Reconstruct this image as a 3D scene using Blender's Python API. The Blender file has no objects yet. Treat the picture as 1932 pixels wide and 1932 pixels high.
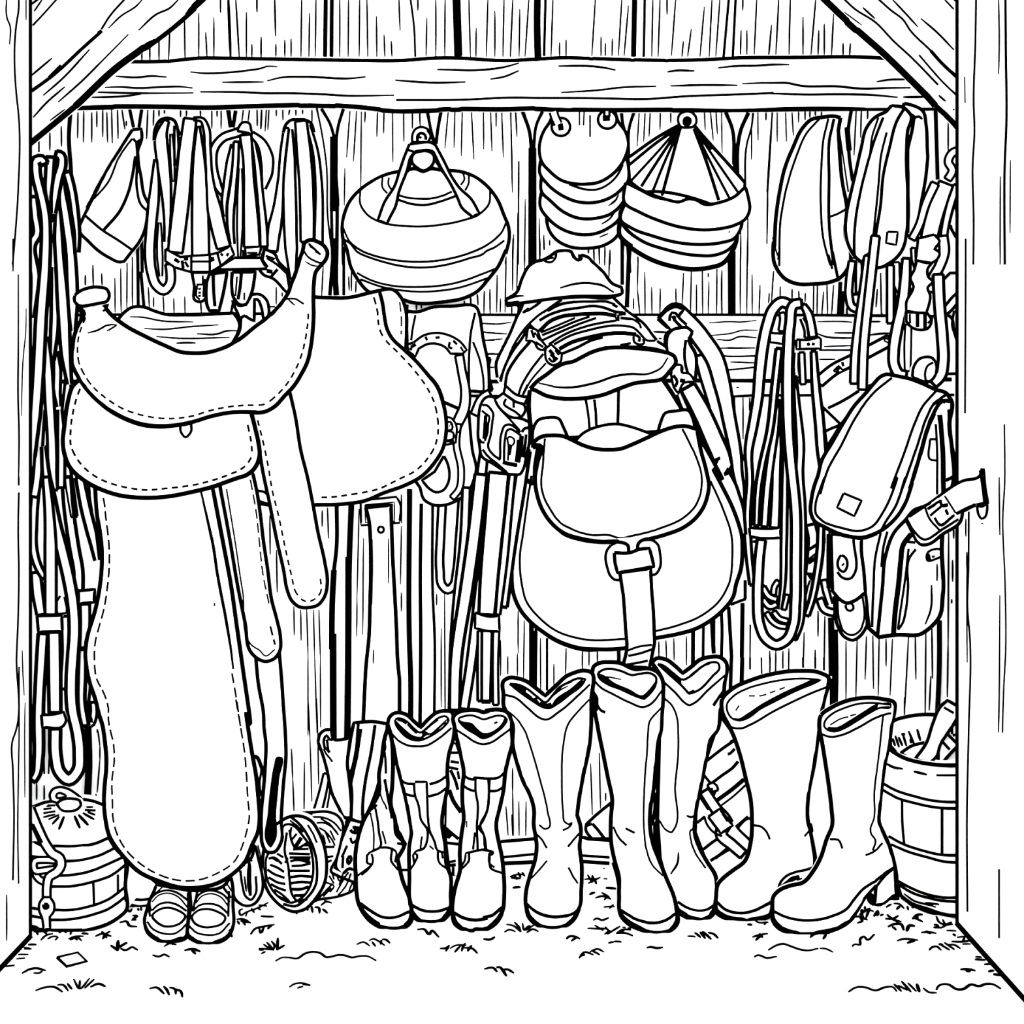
import bpy, math, random
import numpy as np
from mathutils import Vector
from mathutils.geometry import delaunay_2d_cdt
from mathutils.bvhtree import BVHTree
random.seed(7)
SC = bpy.context.scene
COL = SC.collection
# ---------------------------------------------------------------- camera
F = 3240.0; HZ = 800.0; H = 0.945          # focal length in pixels of the 1932 frame, horizon row, eye height
cam = bpy.data.cameras.new('camera'); co = bpy.data.objects.new('camera', cam); COL.objects.link(co)
co.location = (0, 0, H); co.rotation_euler = (math.pi/2, 0, 0)
cam.sensor_width = 36; cam.sensor_fit = 'HORIZONTAL'; cam.lens = 36*F/1932
cam.shift_y = -(966-HZ)/1932; cam.clip_start = .05
SC.camera = co
def W3(u, v, Y):
    return Vector(((u-966)/F*Y, Y, H+(HZ-v)/F*Y))
def ray(u, v):
    return Vector(((u-966)/F, 1, (HZ-v)/F))
# ---------------------------------------------------------------- materials
def mat(name, lo, hi, kind='noise', scale=30, rough=.8):
    m = bpy.data.materials.new(name); m.use_nodes = True; n = m.node_tree; n.nodes.clear()
    out = n.nodes.new('ShaderNodeOutputMaterial'); b = n.nodes.new('ShaderNodeBsdfDiffuse')
    tc = n.nodes.new('ShaderNodeTexCoord')
    if kind == 'wave':
        t = n.nodes.new('ShaderNodeTexWave'); t.inputs['Scale'].default_value = scale; t.inputs['Distortion'].default_value = 4; o = t.outputs['Fac']
    elif kind == 'voronoi':
        t = n.nodes.new('ShaderNodeTexVoronoi'); t.inputs['Scale'].default_value = scale; o = t.outputs['Distance']
    else:
        t = n.nodes.new('ShaderNodeTexNoise'); t.inputs['Scale'].default_value = scale; o = t.outputs['Fac']
    r = n.nodes.new('ShaderNodeValToRGB')
    r.color_ramp.elements[0].color = (lo, lo, lo, 1); r.color_ramp.elements[1].color = (hi, hi, hi, 1)
    n.links.new(tc.outputs['Object'], t.inputs['Vector']); n.links.new(o, r.inputs['Fac'])
    n.links.new(r.outputs['Color'], b.inputs['Color']); n.links.new(b.outputs[0], out.inputs['Surface'])
    b.inputs['Roughness'].default_value = rough
    return m
M = {'wood': mat('white_wood', .88, .93, 'wave', 12), 'leather': mat('white_leather', .88, .93, 'voronoi', 300),
     'cloth': mat('white_cloth', .89, .93, 'noise', 200), 'metal': mat('white_metal', .9, .93, 'noise', 60),
     'ground': mat('white_ground', .89, .93, 'noise', 25), 'ink': mat('black_ink', 0, .0002, 'noise', 50)}
# ---------------------------------------------------------------- traced points
TL = {'a': (0, 0, 500), 'b': (480, 0, 500), 'c': (960, 0, 500), 'd': (1432, 0, 500),
      'e': (0, 450, 483), 'f': (450, 450, 483), 'g': (900, 450, 483), 'h': (1350, 450, 483),
      'i': (0, 900, 483), 'j': (450, 900, 483), 'k': (900, 900, 483), 'l': (1449, 900, 483),
      'm': (0, 1320, 483), 'n': (450, 1320, 483), 'o': (900, 1320, 483), 'p': (1350, 1320, 483),
      'z': (0, 0, 1932),
      'tA': (1340, 880, 360), 'tB': (40, 270, 210), 'tC': (260, 200, 420), 'tE': (890, 720, 240), 'tF': (1350, 1240, 636.9), 'tG': (730, 1330, 424.6),
      'q': (0, 1700, 386), 'r': (386, 1700, 386), 's': (772, 1700, 386), 't': (1158, 1700, 386), 'x': (1546, 1700, 386)}
def parse(s):
    """'6 cT a 10,20 30,40!' -> width, flags, [(u, v, corner)]; a letter names the tile its points are read in."""
    w = None; fl = ''; pts = []; ox = oy = 0; k = 1.0
    tk = s.split()
    for i, t in enumerate(tk):
        if t == 'c' and i+1 < len(tk) and ',' not in tk[i+1]: fl += 'c'       # closed line
        elif ',' in t:
            c = t.endswith('!')
            x, y = t.rstrip('!').split(',')
            pts.append((ox+float(x)*k, oy+float(y)*k, c))
        elif t[0].isdigit() or t[0] == '.': w = float(t)
        elif t in TL:
            ox, oy, L = TL[t]; k = L/1932.0
        else: fl += t
    return w, fl, pts
def smooth(P, closed=False, step=5.0):
    n = len(P)
    if n == 1: return [P[0][:2]]
    out = []
    segs = n if closed else n-1
    def g(i):
        return P[i % n] if closed else P[max(0, min(n-1, i))]
    for i in range(segs):
        p1, p2 = g(i), g(i+1)
        p0, p3 = g(i-1), g(i+2)
        a = np.array(p1[:2]); b = np.array(p2[:2])
        if p1[2]: p0 = p1
        if p2[2]: p3 = p2
        L = np.linalg.norm(b-a)
        # tangents limited by the segment so tight bends never overshoot
        def tan(q0, q1, q2):
            d0 = np.linalg.norm(np.array(q1[:2])-np.array(q0[:2])); d1 = np.linalg.norm(np.array(q2[:2])-np.array(q1[:2]))
            if d0 < 1e-6 or d1 < 1e-6: return (np.array(q2[:2])-np.array(q0[:2]))/max(d0+d1, 1e-6)
            t = ((np.array(q1[:2])-np.array(q0[:2]))/d0*d1+(np.array(q2[:2])-np.array(q1[:2]))/d1*d0)/(d0+d1)
            return t
        m1 = tan(p0, p1, p2)*L; m2 = tan(p1, p2, p3)*L
        st = max(1, int(math.ceil(L/step)))
        if L > 60 and abs(np.dot(m1/L, m2/L)) > .9999: st = max(1, int(L/20))
        for j in range(st):
            t = j/st; t2 = t*t; t3 = t2*t
            q = (2*t3-3*t2+1)*a+(t3-2*t2+t)*m1+(-2*t3+3*t2)*b+(t3-t2)*m2
            out.append((float(q[0]), float(q[1])))
    if not closed: out.append(tuple(P[-1][:2]))
    # drop repeats
    r = [out[0]]
    for q in out[1:]:
        if math.hypot(q[0]-r[-1][0], q[1]-r[-1][1]) > .3: r.append(q)
    return r
class MB:
    def __init__(s): s.v = []; s.f = []; s.m = []
    def add(s, vs, fs, mi):
        b = len(s.v); s.v += [tuple(p) for p in vs]; s.f += [tuple(b+i for i in f) for f in fs]; s.m += [mi]*len(fs)
CLAMP = .001
def finish(mb, name, material, parent=None, loc=None):
    v = np.array(mb.v, float)
    v[:, 2] = np.maximum(v[:, 2], CLAMP)
    me = bpy.data.meshes.new(name)
    o = bpy.data.objects.new(name, me); COL.objects.link(o)
    org = Vector((0, 0, 0))
    if parent is not None:
        o.parent = parent; org = parent.location.copy()
    else:
        lo, hi = v.min(0), v.max(0)
        org = Vector(((lo[0]+hi[0])/2, (lo[1]+hi[1])/2, lo[2])); o.location = org
    v -= np.array(org)
    me.from_pydata([tuple(p) for p in v], [], mb.f)
    me.materials.append(M[material]); me.materials.append(M['ink'])
    me.polygons.foreach_set('material_index', mb.m)
    me.update()
    return o
def thing(name, label, cat, group=None, at=None):
    o = bpy.data.objects.new(name, None); COL.objects.link(o); o.empty_display_size = .05
    if at: o.location = W3(*at)
    o['label'] = label; o['category'] = cat
    if group: o['group'] = group
    return o
def tag(o, label, cat, group=None, kind=None):
    if label: o['label'] = label
    if cat: o['category'] = cat
    if group: o['group'] = group
    if kind: o['kind'] = kind
    return o
SADJ = .9; YS = 0.0                                    # how much closer to the wall the things being built hang
def Yat(Y, v, u=966):
    if isinstance(Y, (int, float)): return Y+YS
    if Y[0] == 'u': return YS+float(np.interp(u, [a for a, b in Y[1]], [b for a, b in Y[1]]))
    return YS+float(np.interp(v, [a for a, b in Y], [b for a, b in Y]))
def tube(mb, P, r, sides=6, taper=0, closed=False):
    """a black line of real thickness through the 3-D points P; r one radius or one per point"""
    n = len(P)
    if n < 2: return
    P = [Vector(p) for p in P]
    if not hasattr(r, '__len__'): r = [r]*n
    r = list(r)
    if taper:
        for i in range(n):
            e = min(i, n-1-i)/max(1, n-1)
            if e < .25: r[i] *= .65+.35*e/.25
    vs = []; fs = []
    C = Vector((0, 0, H))
    for i in range(n):
        a = P[(i-1) % n] if closed else P[max(0, i-1)]
        b = P[(i+1) % n] if closed else P[min(n-1, i+1)]
        t = (b-a)
        if t.length < 1e-9: t = Vector((1, 0, 0))
        t.normalize()
        d = (C-P[i]).normalized()
        s = t.cross(d)
        if s.length < 1e-3: s = Vector((1, 0, 0))
        s.normalize(); d2 = s.cross(t).normalized()
        for j in range(sides):
            an = 2*math.pi*(j)/sides
            vs.append(P[i]+(s*math.cos(an)+d2*math.sin(an)*.7)*r[i])
    m = n if closed else n-1
    for i in range(m):
        for j in range(sides):
            k = (j+1) % sides; i2 = (i+1) % n
            fs.append((i*sides+j, i*sides+k, i2*sides+k, i2*sides+j))
    if not closed:
        fs.append(tuple(range(sides))); fs.append(tuple(reversed(range((n-1)*sides, n*sides))))
    mb.add(vs, fs, 1)
def inside(px, py, poly):
    x, y = poly[:, 0], poly[:, 1]; x2, y2 = np.roll(x, -1), np.roll(y, -1)
    px = px[:, None]; py = py[:, None]
    c = ((y > py) != (y2 > py)) & (px < (x2-x)*(py-y)/np.where(y2 == y, 1e-9, y2-y)+x)
    return c.sum(1) % 2 == 1
def bdist(px, py, poly):
    a = poly; b = np.roll(poly, -1, 0); d = b-a; L = (d*d).sum(1)+1e-9
    out = np.full(len(px), 1e9)
    for i in range(len(a)):
        t = np.clip(((px-a[i, 0])*d[i, 0]+(py-a[i, 1])*d[i, 1])/L[i], 0, 1)
        out = np.minimum(out, np.hypot(px-a[i, 0]-t*d[i, 0], py-a[i, 1]-t*d[i, 1]))
    return out
def tri(poly, holes=(), spacing=14):
    loops = [np.array(poly, float)]+[np.array(h, float) for h in holes]
    V = []; E = []
    for L in loops:
        b = len(V); V += [tuple(p) for p in L]; E += [(b+i, b+(i+1) % len(L)) for i in range(len(L))]
    A = loops[0]
    if spacing:
        xs = np.arange(A[:, 0].min()+spacing/2, A[:, 0].max(), spacing); ys = np.arange(A[:, 1].min()+spacing/2, A[:, 1].max(), spacing)
        if len(xs) and len(ys):
            X, Yy = np.meshgrid(xs, ys); X = X.ravel(); Yy = Yy.ravel()
            k = inside(X, Yy, A)
            for h in loops[1:]: k &= ~inside(X, Yy, h)
            X, Yy = X[k], Yy[k]
            if len(X):
                d = bdist(X, Yy, A)
                for h in loops[1:]: d = np.minimum(d, bdist(X, Yy, h))
                k = d > spacing*.45
                V += list(zip(X[k], Yy[k]))
    res = delaunay_2d_cdt([Vector(p) for p in V], E, [], 0, 1e-4)
    vv = np.array([tuple(p) for p in res[0]]); ff = [tuple(f) for f in res[2]]
    c = np.array([vv[list(f)].mean(0) for f in ff])
    k = inside(c[:, 0], c[:, 1], A)
    for h in loops[1:]: k &= ~inside(c[:, 0], c[:, 1], h)
    ff = [f for f, q in zip(ff, k) if q]
    return vv, ff, loops
def body(mb, poly, Y, th, dome=0, R=30, bdome=0, holes=(), spacing=None, mi=0):
    A = np.array(poly)
    if spacing is None:
        sz = max(np.ptp(A[:, 0]), np.ptp(A[:, 1]))
        spacing = (max(7, min(16, R/3)) if dome or bdome else max(20, sz/12))
    vv, ff, loops = tri(poly, holes, spacing)
    d = bdist(vv[:, 0], vv[:, 1], loops[0])
    for h in loops[1:]: d = np.minimum(d, bdist(vv[:, 0], vv[:, 1], h))
    g = (1-(1-np.clip(d/R, 0, 1))**2)**.8
    n = len(vv); fr = []; bk = []
    for i in range(n):
        y0 = Yat(Y, vv[i, 1], vv[i, 0]); p = W3(vv[i, 0], vv[i, 1], y0)
        fr.append((p.x, p.y-dome*g[i], p.z)); bk.append((p.x, p.y+th+bdome*g[i], p.z))
    fs = []; ec = {}
    for f in ff:
        # front faces look towards -Y
        a, b, c = [vv[i] for i in f[:3]]
        if (b[0]-a[0])*(c[1]-a[1])-(b[1]-a[1])*(c[0]-a[0]) > 0: f = tuple(reversed(f))
        fs.append(f); fs.append(tuple(n+i for i in reversed(f)))
        for i in range(len(f)):
            e = (f[i], f[(i+1) % len(f)])
            ec[e] = 1
    for (i, j) in list(ec):
        if (j, i) not in ec: fs.append((j, i, n+i, n+j))
    mb.add(fr+bk, fs, mi)
WADD = .35
def draw(mb, sk, Y, bvh=None, lift=.0012, gl=0):
    """lines, dashes and filled black marks laid on a surface"""
    last = [None]; nr = [None]
    def hit(u, v):
        nr[0] = None
        if bvh is not None:
            r = ray(u, v)
            loc, nrm, idx, dist = bvh.ray_cast(Vector((0, 0, H)), r.normalized())
            if loc is not None:
                last[0] = loc.y; nr[0] = nrm if nrm.dot(r) < 0 else -nrm; return loc.y
            if last[0] is not None: return last[0]
        return Yat(Y, v, u)
    for s in sk:
        w, fl, pts = parse(s)
        if 'F' in fl:
            poly = smooth(pts, True, 6)
            vv, ff, _ = tri(poly, (), 14)
            last[0] = None
            P = []
            for p in vv:
                y = hit(p[0], p[1])-lift-.0006; P.append(W3(p[0], p[1], y))
            n = len(P); Q = [Vector((p.x, p.y+.0012, p.z)) for p in P]
            fs = []; ec = {}
            for f in ff:
                a, b, c = [vv[i] for i in f[:3]]
                if (b[0]-a[0])*(c[1]-a[1])-(b[1]-a[1])*(c[0]-a[0]) > 0: f = tuple(reversed(f))
                fs.append(f); fs.append(tuple(n+i for i in reversed(f)))
                for i in range(len(f)): ec[(f[i], f[(i+1) % len(f)])] = 1
            for (i, j) in list(ec):
                if (j, i) not in ec: fs.append((j, i, n+i, n+j))
            mb.add(P+Q, fs, 1)
            continue
        closed = 'c' in fl
        P = smooth(pts, closed, 4 if 'D' in fl else 5)
        if closed: P = P+[P[0]]
        runs = [P]
        if 'D' in fl:                                  # stitching: 11 px on, 7 px off
            on, off = (11, 7) if 'DD' not in fl else (16, 5)
            runs = []; cur = []; acc = 0; draw_on = True
            Q = [P[0]]
            for a, b in zip(P, P[1:]):
                L = math.hypot(b[0]-a[0], b[1]-a[1]); k = max(1, int(L/2))
                Q += [(a[0]+(b[0]-a[0])*i/k, a[1]+(b[1]-a[1])*i/k) for i in range(1, k+1)]
            for a, b in zip(Q, Q[1:]):
                if draw_on: cur.append(a)
                acc += math.hypot(b[0]-a[0], b[1]-a[1])
                if draw_on and acc > on: cur.append(b); runs.append([cur[0], cur[len(cur)//2], cur[-1]]); cur = []; acc = 0; draw_on = False
                elif not draw_on and acc > off: acc = 0; draw_on = True
            if len(cur) > 2: runs.append(cur)
        for R_ in runs:
            last[0] = None
            Z = []; rr = []
            for (u, v) in R_:
                y = hit(u, v); q = W3(u, v, y); ra = (w+WADD)/2/F*y; Z.append(q+(nr[0]*max(lift, gl*ra) if nr[0] is not None else Vector((0, -lift, 0)))); rr.append(ra)
            tube(mb, Z, rr, 6, taper='T' in fl)
def bvh_of(mb, nf=None):
    return BVHTree.FromPolygons([Vector(p) for p in mb.v], mb.f if nf is None else mb.f[:nf])
def P(parent, name, Y, outline, th=.010, dome=.0, R=30, bdome=0, sk=(), holes=(), material='leather', spacing=None, label=None, sole=0):
    """one part: a traced outline at its own distance, with thickness, swell and the drawn lines on its surface"""
    w, fl, pts = parse(outline)
    poly = smooth(pts, True, 6)
    hp = [smooth(parse(h)[2], True, 6) for h in holes]
    mb = MB(); body(mb, poly, Y, th, dome, R, bdome, hp, spacing)
    bv = bvh_of(mb)
    if w:
        for L, ww in [(poly, w)]+[(h, (parse(hs)[0] or w)) for h, hs in zip(hp, holes)]:
            if ww:
                L2 = L+[L[0]]
                off = .0008+dome*.9*(1-(1-min(1, .5*(ww+WADD)/R))**2)**.8
                Z = [W3(u, v, Yat(Y, v, u)-off) for u, v in L2]
                tube(mb, Z, [(ww+WADD)/2/F*p.y for p in Z], 6)
    if sole:                                             # heavier line where the sole meets the ground
        lo = max(q[1] for q in poly); run = []
        for q in poly+poly:
            if q[1] > lo-40: run.append(q)
            elif len(run) > 4: break
            else: run = []
        Z = [W3(u, v+1.5, Yat(Y, v, u)-.002) for u, v in run]
        for p in Z: p.z = max(p.z, .004)
        tube(mb, Z, [sole/2/F*p.y*(.55+.45*min(1, (q[1]-lo+40)/22)) for p, q in zip(Z, run)], 6)
    draw(mb, sk, Y, bv)
    o = finish(mb, name, material, parent)
    if label: o['label'] = label
    return o
def S(parent, name, Y, path, wd, e=4.5, th=.004, caps=3, sk=(), material='leather', dome=0, label=None, closed=False):
    """a strap: a band of leather of width wd (one number or a list along it) following a traced middle line"""
    _, fl, pts = parse(path)
    closed = closed or 'c' in fl
    C = smooth(pts, closed, 5)
    if closed: C = C+[C[0]]
    C = np.array(C); n = len(C)
    T = np.zeros_like(C)
    for i in range(n):
        a = C[max(0, i-1)]; b = C[min(n-1, i+1)]
        if closed and i in (0, n-1): a = C[n-2]; b = C[1]
        t = b-a; T[i] = t/max(1e-9, np.hypot(*t))
    N = np.stack([-T[:, 1], T[:, 0]], 1)
    s = np.concatenate([[0], np.cumsum(np.hypot(*(C[1:]-C[:-1]).T))]); s /= s[-1]
    ws = wd if hasattr(wd, '__len__') else [wd, wd]
    hw = (np.interp(s, np.linspace(0, 1, len(ws)), ws)+e*SADJ)/2
    if hasattr(Y, '__len__') and not isinstance(Y[0], tuple): ys = YS+np.interp(s, np.linspace(0, 1, len(Y)), Y)
    else: ys = np.array([Yat(Y, c[1]) for c in C])
    mb = MB(); vs = []; fs = []
    for i in range(n):
        l = C[i]+N[i]*hw[i]; r = C[i]-N[i]*hw[i]; c = C[i]
        L = W3(l[0], l[1], ys[i]); Rr = W3(r[0], r[1], ys[i]); Cc = W3(c[0], c[1], ys[i])
        bulge = max(dome, .0002)
        vs += [L, Vector((Cc.x, Cc.y-bulge, Cc.z)), Rr, Vector((Rr.x, Rr.y+th, Rr.z)), Vector((L.x, L.y+th, L.z))]
    for i in range(n-1):
        a = i*5; b = a+5
        for j in range(5):
            k = (j+1) % 5; fs.append((a+j, b+j, b+k, a+k))
    if not closed:
        fs.append((0, 1, 2, 3, 4)); q = (n-1)*5; fs.append((q+4, q+3, q+2, q+1, q))
    mb.add(vs, fs, 0)
    bv = bvh_of(mb)
    if e:
        for sg in (1, -1):
            Z = [W3(C[i][0]+sg*N[i][0]*(hw[i]-e*.1), C[i][1]+sg*N[i][1]*(hw[i]-e*.1), ys[i]-.0008) for i in range(n)]
            tube(mb, Z, [(e+WADD)/2/F*p.y for p in Z], 6)
        if not closed:
            for k, i in ((1, 0), (2, n-1)):
                if caps & k:
                    Z = [W3(C[i][0]+g*N[i][0]*hw[i], C[i][1]+g*N[i][1]*hw[i], ys[i]-.001) for g in (1, 0, -1)]
                    tube(mb, Z, [(e+WADD)/2/F*p.y for p in Z], 6)
    draw(mb, sk, float(ys.mean()), bv)
    o = finish(mb, name, material, parent)
    if label: o['label'] = label
    return o
def box(mb, x0, x1, y0, y1, z0, z1, mi=0):
    vs = [(x, y, z) for x in (x0, x1) for y in (y0, y1) for z in (z0, z1)]
    mb.add(vs, [(0, 1, 3, 2), (4, 6, 7, 5), (0, 4, 5, 1), (2, 3, 7, 6), (0, 2, 6, 4), (1, 5, 7, 3)], mi)
def struct_box(name, b, sk=(), material='wood', extra=None, tubes=None):
    global CLAMP
    c0 = CLAMP; CLAMP = -9
    mb = MB(); box(mb, *b)
    if extra: extra(mb)
    bv = bvh_of(mb); draw(mb, sk, b[2], bv, .0012, .75)
    if tubes: tubes(mb)
    o = finish(mb, name, material); o['kind'] = 'structure'
    CLAMP = c0
    return o
# ---------------------------------------------------------------- light: one broad overcast white sky, an added frontal fill, bright exposure
w = bpy.data.worlds.new('sky'); SC.world = w; w.use_nodes = True
w.node_tree.nodes['Background'].inputs[0].default_value = (1, 1, 1, 1); w.node_tree.nodes['Background'].inputs[1].default_value = 1.2
sl = bpy.data.lights.new('front_fill', 'SUN'); so = bpy.data.objects.new('front_fill', sl); COL.objects.link(so)  # soft sun lamp put in from the front to even out the brightness
sl.energy = 3.0; sl.angle = math.radians(20); so.rotation_euler = (math.radians(80), 0, 0); so.location = (0, 0, 3)
SC.view_settings.view_transform = 'Standard'; SC.view_settings.look = 'None'; SC.view_settings.gamma = 1
SC.view_settings.exposure = 1.7; SC.view_settings.use_curve_mapping = False
SC.cycles.max_bounces = 12; SC.cycles.diffuse_bounces = 12
# ================================================================ the setting
wall_sk = []
def vs(tile, w, items, fl='T'):
    """near-vertical grain: 'x y0 y1' or 'x0 y0 x1 y1' in a tile"""
    for it in items.split(';'):
        q = it.split()
        if not q: continue
        if len(q) == 3: wall_sk.append('%s %s %s %s,%s %s,%s' % (w, fl, tile, q[0], q[1], q[0], q[2]))
        else: wall_sk.append('%s %s %s %s,%s %s,%s' % (w, fl, tile, q[0], q[1], q[2], q[3]))
vs('a', 3.4, '1345 100 1350 440;1450 95 1450 415;1500 235 1510 415;1560 125 1560 415;1608 -30 1608 95;1240 180 1230 440;1160 270 1160 440;1093 320 1093 440;1035 360 1035 440;1797 88 1797 415;1837 320 1837 415;1873 -30 1873 90;1905 270 1905 415')
vs('a', 6, '1665 -30 1682 415'); vs('a', 3.8, '1718 -30 1745 415')
vs('b', 3.4, '20 -30 20 90;50 270 48 415;157 320 157 415;222 290 222 415;268 280 268 415;345 -30 340 415;403 95 398 415;450 -30 443 415;623 -30 623 415;687 -30 684 415;768 -30 764 415;820 -30 827 415;890 120 893 415;945 250 952 415;998 300 1003 415;1053 -30 1062 225;1192 -30 1192 80;1258 130 1252 410;1323 -30 1323 410;1390 -30 1388 410;1563 -30 1575 415;1617 205 1615 415;1703 -30 1690 415;1753 80 1753 415;1820 -30 1812 415;1885 -30 1865 415')
wall_sk += ['4 T b 148,-30 155,265', '8 b 521,-30 516,415', '7.5 b 566,-30 562,415', '4 b 1135,-30 1165,210 1173,415', '15.5 b 1473,-30 1487,412']
vs('c', 3.4, '30 -30 12 415;80 65 75 415;148 -30 118 415;322 -30 308 410;370 310 370 410;417 290 417 410;632 -30 605 410;672 270 672 410;703 315 703 410;755 280 752 410;825 -30 798 410;872 40 840 410;1050 -30 1042 415;1103 -30 1088 415;1153 -30 1153 110;1218 -30 1185 410;1425 50 1393 415;1330 210 1303 415;1272 300 1262 415;1482 -30 1460 415;1540 -30 1508 415;1705 -30 1705 80;1693 220 1687 400;1735 220 1735 400;1808 -30 1788 400;1915 180 1893 400')
wall_sk += ['13 c 208,-30 206,200 212,430', '5 c 268,-30 257,410', '10 c 917,-30 908,415', '5 c 991,-30 983,415', '5 c 1605,-30 1565,415', '5 c 1654,-30 1632,410']
vs('d', 3.6, '145 -30 122 400;228 -30 218 400;320 125 320 400;415 -30 378 400;435 220 430 400;475 175 475 400;543 100 528 400;612 315 612 400;665 315 660 400;90 185 72 400')
# below the top beam: hatching and the rounded plank heads
vs('a', 3, '570 820 567 1010;612 810 610 1040;670 820 670 1040;707 810 707 930;750 800 750 1000;780 820 785 1040;815 800 820 1045;858 800 862 1015;890 800 912 945;922 880 922 920;1078 800 1070 1015;1122 800 1118 920;1160 800 1160 850;1200 800 1200 830;1317 800 1317 855;1360 800 1360 850;1462 800 1462 850;1545 800 1545 940;1583 800 1583 855;1613 800 1613 940;1775 800 1762 900;1820 800 1808 890;1875 800 1878 920;1910 800 1905 940;365 960 365 1100;448 920 450 1070')
wall_sk += ['6 a 948,800 975,930', '6 a 1035,800 1015,930', '8 a 1665,800 1683,930', '7 a 1720,810 1700,930', '7.5 a 515,830 505,1000 520,1250 520,1500', '3 a 285,1030 285,1110']
vs('b', 3.2, '20 800 20 920;52 800 45 945;88 800 78 960;107 800 98 950;160 800 160 850;208 800 208 880;258 800 250 840;303 800 303 845;352 800 352 835;420 800 420 900;697 810 672 1150;745 810 722 1180;780 815 775 1380;808 815 805 895;897 815 893 1000;945 815 942 975;1007 815 1010 1185;1088 815 1090 1035;1152 815 1152 940;1205 815 1208 920;1413 815 1388 1085;1462 815 1455 1080;1515 815 1508 1140;1583 815 1600 1165;1670 815 1672 1090;1722 815 1732 1105;1762 815 1762 925;1803 815 1815 1150;1870 815 1880 1405;1905 815 1915 1000;660 1225 655 1500;640 1600 640 1930;1890 1705 1880 1930;1925 1175 1925 1930;1835 1880 1830 1930')
wall_sk += ['6 b 490,795 555,910 583,1010 580,1500', '6 b 650,795 612,920 598,1010 610,1500', '15 b 582,1000 580,1540', '6 b 562,1500 570,1930', '7 b 605,1500 600,1930', '3.6 b 455,790 490,960 525,1200 535,1580 560,1800',
  '6 b 1262,820 1290,960 1312,1035', '6.5 b 1360,820 1335,960 1325,1050',
  '7 c 100,815 150,960 165,1100', '6 c 245,815 205,900 180,1100', '9 c 160,1080 158,1930', '8 c 185,1080 188,1930',
  '7 c 1580,820 1625,930 1640,1200', '7.5 c 1745,825 1690,950 1670,1050 1665,1290', '10 c 1650,1100 1652,1250', '4 c 1780,825 1770,920 1735,1050 1722,1380',
  '6.5 c 825,1760 825,1990', '8 c 870,1780 878,1990', '6 c 820,815 830,900 860,1000', '6 c 912,820 880,920 873,1150']
vs('c', 3, '12 820 22 1050;48 815 60 1000;22 1050 25 1400;75 1175 70 1520;65 1550 65 1930;120 1450 115 1930;35 1710 28 1930;222 1590 225 1930;255 1710 255 1825;297 1750 297 1790;515 820 515 915;548 820 545 915;592 840 592 1000;950 820 935 1070;993 820 983 1035;1030 820 1022 1000;1104 820 1102 950;1180 820 1180 900;1425 820 1432 950;1470 820 1490 1025;1510 820 1520 980;1550 820 1555 1120;1815 820 1817 1025;1875 820 1875 880;1918 820 1880 1400;1885 1320 1882 1780;1770 920 1768 1165;1742 1560 1742 1930;1690 1680 1690 1930;580 1810 580 1850;620 1810 622 1910;660 1800 660 1930;700 1800 702 1880;738 1820 738 1930;940 1870 942 1930')
vs('d', 3, '50 820 50 880;98 820 65 1400;65 1400 57 1780;132 820 132 1035;193 820 200 1035;240 820 250 990;288 815 288 895;335 810 335 880;370 810 370 860;410 810 410 845;455 815 455 850;708 800 692 1135;745 800 740 1005;792 800 790 870;1378 890 1378 1110')
wall_sk += ['6.5 d 672,800 650,940 655,1130 680,1320', '10 d 640,930 645,1000 655,1100', '7 d 1285,800 1300,1310', '3 d 590,990 650,1400']
# between the hanging things, above the rail
vs('e', 3, '645 275 645 355;702 200 705 360;768 262 772 355;868 298 870 560;912 225 915 560;960 185 958 530;1000 140 1000 520;1120 365 1128 520;1160 440 1160 520;1232 435 1238 555;1312 450 1315 565;1395 435 1397 565;1515 480 1520 560')
wall_sk += ['6 e 1040,0 1045,515', '6 e 1065,250 1088,515', '6 e 1070,0 1075,260', '5 e 1760,480 1745,560']
vs('f', 3.2, '640 205 628 430;832 285 835 395;852 250 852 400;887 320 885 410;285 365 285 500;330 405 330 440;1343 480 1343 540;1380 500 1380 530;1705 470 1705 520;1752 440 1755 520;1803 420 1808 505;1855 395 1852 570;1897 380 1899 570')
wall_sk += ['7 f 712,150 690,430', '11 f 722,0 722,150 740,430', '5.5 f 795,60 795,430', '4 f 745,0 745,430']
vs('g', 3.2, '270 0 268 395;308 0 300 400;360 0 358 240;220 135 212 560;152 275 148 560;98 380 98 570;55 395 52 570;178 450 175 560;475 0 475 160;505 0 508 90;548 10 548 55;840 80 840 115;880 70 882 160;920 60 924 190;965 65 963 205;1002 85 995 290;1215 140 1210 380;1210 380 1228 575;1265 250 1268 570;1317 365 1320 570;1383 375 1380 570;1500 375 1502 490;1558 260 1548 510;1617 250 1610 570;1656 345 1656 570;1700 240 1703 570;1745 260 1745 295;1750 320 1745 570;1810 230 1808 560;1848 240 1845 570;1180 450 1180 535;262 510 262 570')
wall_sk += ['14 g 416,-20 414,200', '7 g 1095,0 1095,350', '8.5 g 1148,80 1135,400 1130,520', '9 g 1908,160 1910,580', '5 g 220,510 310,510 310,580', '9 g 330,500 330,560']
vs('h', 3.2, '10 230 8 570;48 240 42 400;42 400 50 570;188 0 185 575;240 0 235 575;275 270 277 570;335 350 328 570;387 0 387 40;437 245 422 480;405 410 400 490;487 360 487 450;577 380 577 460;627 395 630 470;677 410 675 480;740 350 737 590;768 350 765 590;815 400 800 590;840 350 845 580;890 350 875 580;1245 260 1250 570;1220 380 1210 520;1255 560 1255 580;990 520 992 580;965 580 965 590')
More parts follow.
